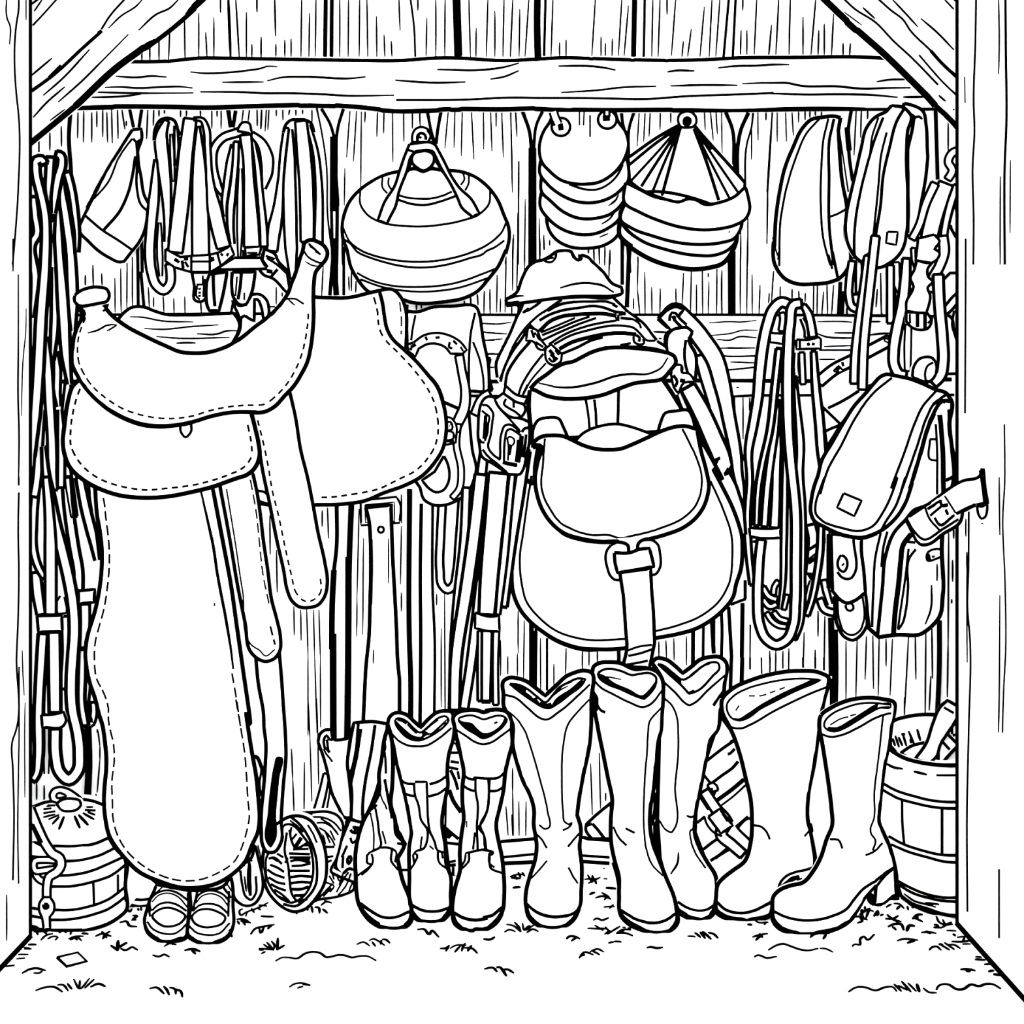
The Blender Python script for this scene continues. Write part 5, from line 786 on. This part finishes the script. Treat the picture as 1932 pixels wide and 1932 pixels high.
# ================================================================ things on the floor
def stand(t, Y): t.location = (t.location.x, Y, 0)
t = thing('milk_can', 'squat hooped can with a domed lid and bail handle, cut off by the left corner', 'can', at=(140, 1700, 3.30)); stand(t, 3.33)
P(t, 'can', [(1500, 3.31), (1700, 3.27), (1757, 3.203)], '7 m -100,960! 160,960! 820,1040! 870,1120 950,1210 945,1400 945,1600 900,1640 820,1690 700,1730 600,1750 350,1740 150,1720 -100,1650!', th=.10, dome=.05, R=60, material='metal', sk=[
  '5.5 m 400,1108 610,1105 720,1080 820,1040', '5.5 m 480,1222 600,1215 740,1180 870,1120', '5.5 m 400,1328 520,1325 700,1290 820,1240 930,1190', '5.5 m 390,1410 540,1408 700,1375 830,1330 940,1250', '5.5 m 400,1590 540,1590 700,1555 820,1505 940,1415', '5.5 m 380,1665 520,1662 700,1625 830,1575 940,1490', '5 m 705,1385 710,1550', '5 m 885,1320 885,1470', '4 m 385,1730 620,1728', '6.5 T m 560,1745 720,1720 850,1670 940,1600', '7 m 940,1210 945,1600', '6 m 235,1065 310,1100', '6 m 235,1185 300,1195 430,1215', '5 m 245,1575 300,1585', '5 m 240,1635 320,1650', '6 m 240,1710 330,1730'])
ld = P(t, 'lid', 3.272, '6 m -100,950! 270,800! 340,775 420,765 620,752 700,765 780,795! 815,900 835,1035! 720,1085 600,1108 350,1108 -100,1100!', th=.04, dome=.02, R=50, material='metal', sk=[
  '4 T m 400,798 350,808', '4 m 330,828 390,822', '4 m 330,858 420,845', '4 T m 328,888 420,865', '4 T m 365,905 450,868', '5 T m 395,940 450,882', '6 T m 445,980 485,880', '6 T m 605,970 562,875', '6 T m 668,948 592,868', '5 T m 712,905 625,855', '4.5 T m 720,870 660,850', '4.5 m 722,838 640,835', '4 T m 705,812 650,812', '4 m 360,800 420,800'])
kn = P(t, 'knob', 3.215, '5.5 m 425,785! 470,755 550,748 600,762 610,795 580,830 530,842 470,835', th=.02, dome=.01, R=12, material='metal', sk=[])
lh = P(t, 'lid_handle', 3.235, '5 m 385,765! 375,720 400,675 450,660 510,672 580,715 620,748! 560,750 480,745 430,780!', holes=['4.5 m 425,740 430,710 460,705 500,730 470,740'], th=.012, material='metal')
kn.parent = ld; lh.parent = ld
S(t, 'bail', 3.190, 'm 225,820 290,980 350,1100 400,1165 450,1195 460,1250 430,1300 370,1340 355,1400 352,1500', [13, 13, 13, 13, 13, 13, 12, 11, 11], e=5, caps=0, material='metal', sk=['5 m 250,940 320,1080'])
P(t, 'bracket', [(1690, 3.19), (1755, 3.195)], '5 m 330,1490! 378,1490! 408,1540 405,1600 375,1640! 378,1730! 330,1735! 315,1640 295,1590 300,1530', th=.012, material='metal', sk=['8 c m 335,1545 355,1545 360,1565 340,1570'])
S(t, 'clasp', 3.196, 'm 430,1275 350,1285 265,1290 262,1220 330,1210 420,1215', 8, e=4.5, material='metal')
S(t, 'clasp', 3.200, 'm 340,1380 290,1350 260,1300', 9, e=4.5, material='metal')
t = thing('wooden_box', 'low plain box standing between the hooped can and the clogs', 'box', at=(262, 1700, 3.5)); stand(t, 3.42)
P(t, 'box', 3.36, '6 m 935,1180! 1200,1400! 1140,1550! 1050,1562 950,1540!', th=.10, material='wood', sk=['5.5 m 955,1480 1000,1500 1060,1510 1140,1500', '8 m 955,1545 1050,1565 1140,1560'])
# wicker basket lying on its side
t = thing('wicker_basket', 'round wicker basket lying on its side with the woven mouth turned forward', 'basket', at=(590, 1730, 3.3)); stand(t, 3.29)
P(t, 'side', [(1550, 3.36), (1710, 3.355)], '5.5 n 330,915 400,870 450,858 560,850 680,848 740,870 785,930 790,1000! 740,1200 700,1300 750,1330 875,1380! 870,1430 800,1470 700,1495 600,1510 500,1560!', th=.03, dome=.02, R=30, material='cloth', sk=[
  '4.5 n 410,885 500,880 560,865', '4 n 500,895 650,895 720,930 770,990', '3.6 n 570,935 640,930 700,960 750,1020', '3.6 n 590,960 650,990 700,1050 725,1100', '3.6 n 600,990 640,1030 655,1090', '3.6 n 680,930 740,1000', '3.6 n 620,900 690,940', '5 n 640,1110 720,1110', '4.5 n 660,1190 710,1180', '4.5 n 650,1230 700,1210', '3.6 n 650,985 690,1080', '3.6 n 690,985 725,1060', '4 n 700,1420 640,1480', '3.6 n 680,1330 720,1390', '3.6 n 850,1310 800,1420 750,1470', '3.6 n 830,1300 780,1380 740,1450', '3.6 n 790,1310 760,1400', '3.6 n 860,1380 830,1440', '3.6 n 740,1320 760,1370 800,1340', '3.6 n 660,1380 720,1410 690,1450', '4 n 600,1500 700,1400', '3.6 n 720,1360 700,1300'])
P(t, 'mouth', 3.318, '6.5 n 330,910 280,950 230,1030 195,1120 182,1220 188,1320 215,1430 280,1520 350,1575 420,1600 500,1580 590,1490 650,1380 665,1250 650,1120 610,1010 540,910 470,880 400,880', th=.04, dome=.012, R=20, material='cloth', sk=[
  '5 c n 345,950 380,940 420,955 480,1020 530,1090 560,1200 562,1320 530,1430 470,1500 400,1530 340,1510 270,1450 225,1370 210,1270 215,1190 250,1130 310,1100 330,1040', '5.5 n 400,890 470,950 530,1040 575,1150 592,1280 580,1400 520,1490 430,1555 340,1540', '3.6 n 390,915 440,950 490,1000', '4 n 520,945 560,1010 590,1080',
  '5 n 385,980 400,1060 430,1120 520,1080', '4.5 n 400,1060 440,1010', '8 n 430,1110 475,1040', '4.5 n 400,960 390,1020', '5 n 365,1000 350,1150 375,1250 385,1350 410,1480 440,1520', '5 n 385,1290 540,1290', '5.5 n 390,1340 460,1330 550,1335', '5.5 n 395,1385 470,1375 545,1380', '6 n 400,1430 480,1428 530,1410', '6 n 420,1478 500,1475', '5 n 380,1160 540,1165', '5 n 385,1190 545,1190', '5 n 390,1220 430,1210 545,1230', '5 n 400,1255 480,1250 545,1235', '4.5 n 410,1130 530,1125', '5 n 230,1200 260,1190 330,1240', '5 n 240,1245 290,1265 345,1300', '5 n 220,1280 260,1310 350,1345', '5 n 230,1340 300,1380 355,1390', '5 n 245,1390 300,1420 360,1440', '4.5 n 270,1430 330,1470 385,1520', '4.5 n 290,1160 340,1190', '4.5 n 250,1190 300,1220', '4 n 300,1480 360,1510', '4.5 n 350,1180 370,1200 350,1230', '6 n 450,1530 520,1500', '4 n 480,1100 530,1100', '5 n 470,1210 540,1205'])
# leather legging pieces
t = thing('chaps', 'folded leather leggings standing with a buckled strap hanging down beside the wicker basket', 'leggings', at=(670, 1500, 3.5)); stand(t, 3.5)
P(t, 'panel', 3.520, '6.5 n 600,320! 615,260 650,230 700,228! 715,295 840,292! 825,500 840,650 860,890! 800,890 760,820 700,690 670,540 630,400', th=.01, dome=.01, R=20, sk=['5.5 n 655,370 645,300 665,270 685,300 730,300', '4 n 645,370 665,410 690,440 710,470', '5 n 665,300 680,390', '6 n 660,360 690,400'])
P(t, 'folded_panel', 3.500, '7 n 845,300! 870,175! 930,170 1000,165 1120,182! 1125,300 1090,450 1060,620 1030,720 990,820 950,900! 930,940! 850,900! 850,650 822,500', th=.014, dome=.012, R=18, sk=['6 n 905,190 885,400 850,560', '6 n 925,220 895,420 860,600 855,880', '6.5 n 1030,195 1000,400 960,600 940,750 932,920', '8 n 1120,200 1130,260', '6 n 850,560 860,620'])
SS(t, [(3.530, [8, 10, 12], 'n 665,560 635,700 595,850', 5), (3.534, [5, 7, 8], 'n 680,640 660,750 640,850', 4)])
P(t, 'buckled_strap', 3.490, '6 n 840,905! 945,930! 965,960 955,1020 930,1090 900,1200 870,1285! 840,1275 780,1325! 735,1265 745,1180 770,1080 800,1000!', th=.008, sk=['4.5 n 790,1000 760,1070 720,1190 680,1290', '6 n 860,965 900,965 900,1000 860,1000 845,980', '8 n 868,985 890,990', '5 n 845,1040 860,1080 890,1060 930,1010', '5 n 925,950 925,985', '5 n 790,1180 785,1270', '6 c n 825,1195 845,1180 850,1210 830,1240', '5 n 820,1100 780,1190', '4.5 n 820,905 780,990', '4 n 700,1290 740,1260'])
# woven strap crate behind the tall boots
t = thing('strap_bundle', 'slatted frame crossed by a buckled strap, standing behind the tall boots', 'frame', at=(1355, 1500, 3.56)); stand(t, 3.58)
P(t, 'panel', 3.538, '5 o 1700,560! 1740,430 1840,130! 1960,300! p 300,700! 290,1000! 230,1250! 40,1380! o 1800,1400! 1650,1000! 1660,750!', th=.02, material='wood', sk=[
  '6 o 1735,460 1850,370 1932,310 p 110,320', '6 o 1770,630 1850,570 1932,510 p 170,465', '8 o 1810,760 1932,670 p 215,600', '4 o 1840,800 1932,730 p 225,645', '5.5 o 1705,560 1770,640', '5.5 o 1890,410 p 95,410 145,370', '5 o 1680,730 1745,830', '5.5 o 1680,710 1750,665', '5.5 o 1765,640 1800,680 1785,720', '5 p 150,960 245,880', '4.5 p 165,970 240,900 260,895', '6 o 1700,1135 1800,1060 1860,1030', '6 o 1760,1215 1932,1110', '6 p 0,1195 115,1100', '6 o 1840,1370 1932,1300', '5.5 p 80,1030 120,1090', '5.5 o 1660,930 1720,880', '5 p 180,985 260,1060', '5 p 160,960 195,1000'])
S(t, 'strap', 3.528, 'o 1715,690 1800,820 1880,930 p 40,1010 130,1100 210,1170', [14, 15, 16, 16, 15, 14], e=5.5)
P(t, 'buckle', 3.52, '5.5 o 1745,885! 1830,825! 1930,950! 1840,1010!', th=.01, material='metal', sk=['4 o 1850,860 1890,920', '4.5 o 1715,880 1730,930 1800,1010 1850,1030', '4.5 o 1845,820 1900,870 1930,920'])
SS(t, [(3.524, 8, 'o 1800,690 1780,650 1750,665', 5)])
t = thing('bent_frame', 'small folded wooden stand peeking out between the two tall boots near the skirting', 'stand', at=(1130, 1560, 3.6)); stand(t, 3.6)
P(t, 'frame', 3.600, '6 o 1010,780! 900,870 825,940! 820,980 850,1030 870,1050! 1030,1050!', th=.02, material='wood', sk=['6 o 870,935 910,980 960,1045', '5.5 o 870,935 830,950'])
t = thing('ladder_rung_rack', 'narrow ladder-like rack glimpsed between the short strapped boots', 'rack', at=(857, 1600, 3.6)); stand(t, 3.6)
P(t, 'rack', 3.590, '4 n 1560,330! 1640,330! 1720,560! 1690,1000! 1680,1330! 1600,1350! 1560,1000! 1570,600!', th=.02, material='wood', sk=['5 n 1600,400 1660,400', '5 n 1600,465 1665,475', '5 n 1590,510 1660,525', '6 n 1600,530 1640,620 1655,680', '5 n 1655,540 1665,600', '8 n 1590,680 1620,760 1680,850', '6 n 1545,950 1600,1000 1660,1050', '12 T n 1540,970 1600,1040', '5.5 n 1575,1080 1660,1090', '4.5 n 1590,1225 1640,1215', '5.5 n 1590,1250 1640,1245', '5 n 1620,1260 1620,1330'])
# barrel
t = thing('barrel', 'open hooped wooden barrel half hidden behind the heeled boot and the right corner', 'barrel', at=(1760, 1720, 3.45)); stand(t, 3.45)
P(t, 'staves', [(1400, 3.40), (1620, 3.37), (1730, 3.285)], '7 p 1300,350! 1350,400 1420,440 1520,470 1640,490 1850,495 1990,480! 1990,1600! 1820,1632 1700,1615 1600,1580 1480,1540 1400,1480! 1340,1300! 1240,1000! 1200,700!', th=.10, dome=.045, R=60, material='wood', sk=[
  '5.5 p 1270,635 1350,680 1500,730 1640,762 1740,772 1850,772', '5.5 p 1260,680 1380,745 1500,780 1640,810 1740,820 1850,820', '5 p 1408,750 1412,950 1425,1090', '5.5 p 1708,825 1708,1160', '5.5 p 1310,1030 1420,1090 1550,1135 1700,1170 1850,1175', '5.5 p 1330,1090 1450,1145 1600,1190 1720,1222 1850,1230', '5.5 p 1380,1370 1480,1425 1600,1470 1720,1495 1850,1495', '5.5 p 1390,1400 1480,1455 1620,1500 1740,1520 1850,1525', '4.5 T p 1425,1465 1500,1515 1600,1545 1665,1562', '4.5 T p 1580,1530 1690,1545', '4.5 p 1665,575 1850,575', '5.5 T p 1290,485 1350,515 1412,525', '6 T p 1492,545 1595,570', '9 T p 1400,1490 1500,1550 1640,1605 1700,1618 1850,1640', '7.5 p 1300,360 1360,410 1440,450 1560,480 1700,497 1850,497'])
P(t, 'rim', 3.470, '7 p 1310,200! 1340,165 1440,130 1540,115 1700,115 1990,120! 1990,520! 1400,440! 1320,350!', th=.02, material='wood', sk=['5 T p 1335,290 1355,350', '5 T p 1355,270 1385,360', '5 T p 1380,280 1410,350', '5 T p 1410,250 1440,350', '5 p 1400,260 1430,260', '5 T p 1455,235 1500,340', '5 T p 1470,290 1475,330', '5.5 T p 1520,220 1545,310', '5 p 1300,280 1300,340'])
t = thing('brush', 'long-handled brush leaning out of the open barrel', 'brush', at=(1780, 1400, 3.43))
P(t, 'handle', 3.440, '6 p 1505,450! 1590,330 1640,180 1700,50 1750,5! 1830,50! 1830,110 1760,240 1700,330 1665,430 1620,475!', th=.012, dome=.006, R=12, material='wood', sk=['4.5 p 1725,60 1795,100'])
t = thing('brush', 'second smaller brush with a banded neck, crossing behind the long-handled one in the barrel', 'brush', at=(1800, 1420, 3.45))
P(t, 'handle', 3.452, '6 p 1680,490! 1680,330! 1740,250! 1850,90! 1850,330! 1760,420 1700,490!', th=.01, dome=.004, R=12, material='wood', sk=['5.5 p 1750,260 1820,330', '5 p 1715,320 1765,375', '4.5 p 1790,190 1830,190', '4.5 p 1785,200 1785,260', '5 p 1800,150 1830,170', '5.5 p 1700,480 1780,400 1830,340', '4.5 p 1790,270 1825,260'])
t = thing('board', 'thin board lying across the barrel mouth behind the brushes', 'board', at=(1730, 1410, 3.46))
P(t, 'board', 3.458, '6 p 1395,405! 1480,350 1570,325! 1590,340! 1500,455!', th=.008, material='wood')
# paper scrap and loose straw on the floor
t = thing('paper_scrap', 'small square paper scrap lying flat on the bare ground at lower left', 'paper', at=(135, 1812, 3.02))
def onfloor(u, v): Y = H*F/(v-HZ); return W3(u, v, Y)
def flat(name, pts, h, w, parent):
    w_, f_, P_ = parse(pts); mb = MB()
    top = [onfloor(u, v)+Vector((0, 0, h)) for u, v, c in P_]; n = len(top)
    mb.add([tuple(p-Vector((0, 0, h))) for p in top]+[tuple(p) for p in top], [tuple(range(n)), tuple(reversed(range(n, 2*n)))]+[(i, (i+1) % n, n+(i+1) % n, n+i) for i in range(n)], 0)
    tube(mb, [p+Vector((0, 0, .001)) for p in top]+[top[0]+Vector((0, 0, .001))], [w/2/F*p.y for p in top]+[w/2/F*top[0].y], 6)
    return finish(mb, name, 'cloth', parent)
t.location = onfloor(135, 1812)
flat('sheet', 'q 540,555 735,510 820,590 630,640', .003, 6, t)
mb = MB()
def bl(*ss):
    for s in ss:
        w_, f_, p_ = parse(s)
        L = smooth(p_, False, 4)
        Z = [onfloor(u, v) for u, v in L]; Z = [Vector((p.x, p.y, .0022)) for p in Z]
        tube(mb, Z, [(w_ or 4.5)/2/F*p.y for p in Z], 6, taper=1)
bl('6 q 265,425 345,425', '4 q 225,465 300,465', '4 q 225,450 290,460', '4 q 170,517 270,517', '4 q 150,560 240,550', '5 q 50,632 140,620', '6.5 q 210,693 280,660 340,650 430,670', '5 q 315,692 380,690 400,670', '6 q 335,858 430,830 515,828 590,870', '5 q 540,805 600,808 645,862', '5 q 635,790 680,845', '5 q 695,748 750,840 845,742', '5 q 755,760 750,830', '5 q 800,835 890,750', '7 q 855,825 930,798 995,820',
   '6 q 1410,840 1480,832 1550,888', '6 q 1545,818 1575,850 1598,900', '6 q 1600,828 1655,850 1660,892', '6 q 1650,845 1710,870 1722,920', '6 q 1440,522 1500,540 1550,520 1600,540', '7 q 1740,480 1830,470 1890,490', '6 q 1810,480 1848,512', '8 q 1115,385 1110,480', '6 q 1045,430 1110,480', '7 q 1125,450 1200,405', '6 q 1140,460 1180,480 1250,450 1300,475', '6 q 900,345 960,325 1050,345', '6 q 960,300 985,330 970,370', '5 q 985,330 1040,298', '5 q 975,320 1010,360', '5 q 385,380 430,340 500,320', '5 q 450,370 490,350 545,355 520,380', '5 q 320,300 400,300 450,300', '5 q 340,290 360,330', '5 q 400,290 440,320', '5 q 645,370 700,350 790,345', '5 q 660,380 740,360 770,385', '5 q 700,350 730,380', '6 q 770,318 835,325', '7 q 555,285 570,310', '6 q 610,285 625,310', '5 q 670,295 665,330', '5 q 1200,80 1225,115 1245,85', '6 q 1250,150 1295,155 1250,190 1290,190', '6 q 1130,215 1200,210 1220,245 1295,255', '5 q 1550,440 1600,415 1665,425', '5 q 1625,390 1630,425', '5 q 1300,80 1310,100', '5 q 1330,70 1335,100')
bl('6 r 530,155 570,160 655,162', '6 r 435,325 470,280 560,255 660,235', '6 r 515,270 530,315 560,260', '6 r 595,275 640,235', '4.5 r 600,25 540,60 460,95 400,120 390,155', '4.5 r 360,85 330,100 340,145 400,110', '4.5 r 510,50 590,60', '4.5 r 440,80 470,120', '5 r 500,80 530,95', '5 r 300,185 370,185 435,220', '5 r 310,200 330,230', '5 r 350,180 385,240', '6 r 340,200 420,215', '6.5 r 692,360 685,475', '6 r 690,470 755,430', '5 r 510,460 600,470 655,475', '5 r 510,475 560,475', '5 r 535,510 575,490', '4.5 r 555,420 610,460', '4.5 r 585,400 640,455', '5 r 630,390 660,430 650,470', '4.5 r 600,440 650,470', '6 r 670,578 730,548 800,548 870,558 950,510 1040,495 1100,510 1150,545 1200,540 1260,525 1330,530 1390,548 1460,535 1540,535 1620,575', '5 r 800,825 840,800 920,790 1000,808', '5 r 875,835 930,820', '5 r 925,800 1000,810', '5 r 1435,422 1500,402 1560,435', '5 r 1555,385 1590,370 1640,390 1700,430', '5 r 1580,395 1615,440', '5.5 r 1670,380 1660,420', '6 r 1675,375 1710,378 1750,408', '5 r 1010,60 1020,120', '6 r 1040,70 1080,80 1085,125', '6 r 1115,88 1160,125', '5 r 870,110 870,135', '5 r 920,95 930,110', '5 r 970,80 975,100', '5 r 1100,50 1150,20 1200,30', '5 r 1130,10 1180,25', '5 r 40,395 40,420', '5 r 100,390 110,410', '5 r 150,370 165,390', '6 r 245,320 260,350')
bl('6.5 s 75,282 145,282 190,330 210,295 280,352', '6 s 215,295 250,310', '6 s 290,460 345,460 380,430', '5.5 s 345,485 375,440', '4.5 s 385,460 430,435 520,425', '5.5 s 430,495 480,440', '5.5 s 495,485 510,440 530,410', '6 s 520,455 600,465 645,505', '6 s 550,485 590,430', '5 s 470,435 540,430', '7 s 700,372 770,378 808,352', '5 s 900,305 940,285 1005,300', '5 s 918,232 990,250 1050,300', '5 s 995,212 1050,270', '7 s 1030,270 1055,300', '5 s 1070,220 1085,285 1175,240', '6.5 s 1095,280 1140,245', '5.5 s 1110,310 1170,280 1220,300', '6.5 s 1485,370 1500,355 1580,355 1612,370', '6 s 1530,390 1580,360', '6 s 1605,550 1650,500 1740,520', '5.5 s 1710,490 1780,468 1838,492', '5.5 s 1730,485 1800,520', '6 s 1630,530 1660,520', '6.5 s 708,655 800,650 830,680', '7 s 820,640 850,640 920,720', '6.5 s 870,670 920,660 988,692', '6 s 1740,192 1770,178 1820,195 1885,170', '6 s 1880,410 1932,400', '6 s 1760,275 1860,275', '5 s 1850,255 1900,310', '5 s 1845,325 1900,290')
bl('5 t -250,270 -100,280', '5 t -60,325 60,250', '5 t 30,310 80,285 165,285', '6 t 20,318 110,318 180,340', '4 t 80,260 115,262', '4 t 100,290 60,300', '4.5 t 130,268 165,270', '4.5 t -180,240 -100,290', '6 t 0,395 75,400', '7 t 310,455 350,450 410,460 465,452', '5.5 t 695,345 775,350', '6 t 765,310 820,355', '6 t 815,305 865,365', '6.5 t 850,310 920,372', '6.5 t 890,310 950,330 985,362', '6 t 835,300 880,330', '7 t 1260,235 1310,240', '4.5 t 1330,190 1365,215 1460,212', '4.5 t 1420,235 1440,215', '4 t 1555,285 1575,285', '7 t 1615,285 1617,308', '6 t 1310,352 1380,335 1455,320', '6 t 1340,382 1390,340', '7 t 1375,320 1405,355', '6 t 1460,475 1530,435 1600,420 1680,445 1750,470 1830,482 1932,460', '6 t 1328,540 1350,528 1400,535 1430,550 1540,537', '6 t 1855,355 1890,330 1932,322')
bl('6 x -10,320 95,318', '6 x 35,370 65,330', '5 x 0,458 60,465 130,495', '6 x 310,440 325,425 385,425 385,370 425,350 450,380 520,325', '6 x 735,388 780,375 935,383', '7 x 830,410 900,390', '6 x 960,310 1050,310 1105,318', '8 x 1000,300 1050,320', '5 x 1198,292 1295,295', '7 x 1260,325 1285,340', '6 x 1245,395 1330,400 1430,385', '5 x 1300,355 1370,355 1350,390', '4.5 x 1350,420 1430,418', '6 x 1038,475 1050,460 1110,445 1150,475', '7 x 1125,420 1170,430', '5.5 x 1150,430 1230,475', '5.5 x 1180,405 1275,470', '5.5 x 1215,425 1280,430 1330,460', '5 x 1470,540 1535,543', '6.5 x 1465,565 1570,572', '6 x 1555,612 1640,610', '7 x 1595,680 1650,670', '7 x 1640,705 1710,718', '7 x 1330,660 1400,660 1475,672', '7 x 1380,675 1430,680', '6 x 275,870 340,832 430,830 530,860 620,830 700,830 730,865', '6 x 705,798 775,865', '6 x 775,770 865,870', '5.5 x 740,810 830,855', '5 x 835,785 915,865', '7.5 x 920,795 945,870', '5.5 x 980,835 1040,878 1110,880', '7 x 1105,850 1120,820 1170,800 1220,805 1300,850 1350,850 1430,805 1510,820 1570,800 1640,802 1712,840', '6 x 320,165 385,165 405,200 360,220', '6.5 x 395,95 420,180 455,190', '5.5 x 380,140 460,90 480,80', '5.5 x 440,170 480,100 510,110', '6 x 515,155 555,100', '6 x 545,150 560,110', '5 x 400,90 415,110', '5 x 430,60 430,90', '6 x 575,150 605,138', '6 x 620,180 700,180 745,150', '6 x 640,140 700,190 775,208', '5 x 720,190 740,215', '7 x 650,255 700,235 780,240 795,285', '6 x 690,255 725,285', '8 x 825,295 845,250 905,250', '7 x 860,235 880,250', '7 x 880,180 930,145 975,140', '6 x 900,175 975,208', '5 x 925,150 930,175', '5 x 1105,155 1130,210 1200,245', '5 x 1165,185 1190,230 1250,210', '5 x 1200,240 1260,230', '6 x 1080,235 1130,245', '6 x 1075,262 1150,265', '5 x 1150,265 1190,245', '5 x 630,70 680,40', '5 x 700,35 750,40 800,80', '6 x 730,90 760,60', '5 x 830,60 840,95', '5 x 870,70 890,75')
bl('5 o 250,1345 300,1330 360,1330', '6 o 255,1355 330,1360', '5 o 310,1310 330,1350', '5 o 280,1330 300,1365', '4.5 o 340,1310 360,1340', '6.5 o 268,1430 330,1425', '4.5 o 810,1365 900,1360', '4.5 o 835,1330 870,1390', '6 o 870,1335 880,1380', '5 o 840,1395 930,1350', '5 o 890,1360 900,1400', '4 o 955,1360 985,1362', '7 o 970,1430 1050,1437', '7 o 850,1480 890,1465', '6 o 895,1505 950,1495 1010,1515', '5 o 940,1465 1000,1500', '4.5 o 960,1520 990,1490', '5 o 955,1575 1040,1570', '4.5 o 1000,1585 1030,1555', '4 o 950,1282 965,1283')
me = finish(mb, 'straw', 'ground'); tag(me, 'loose wisps of straw and dry grass scattered over the whole bare ground', 'straw', kind='stuff')
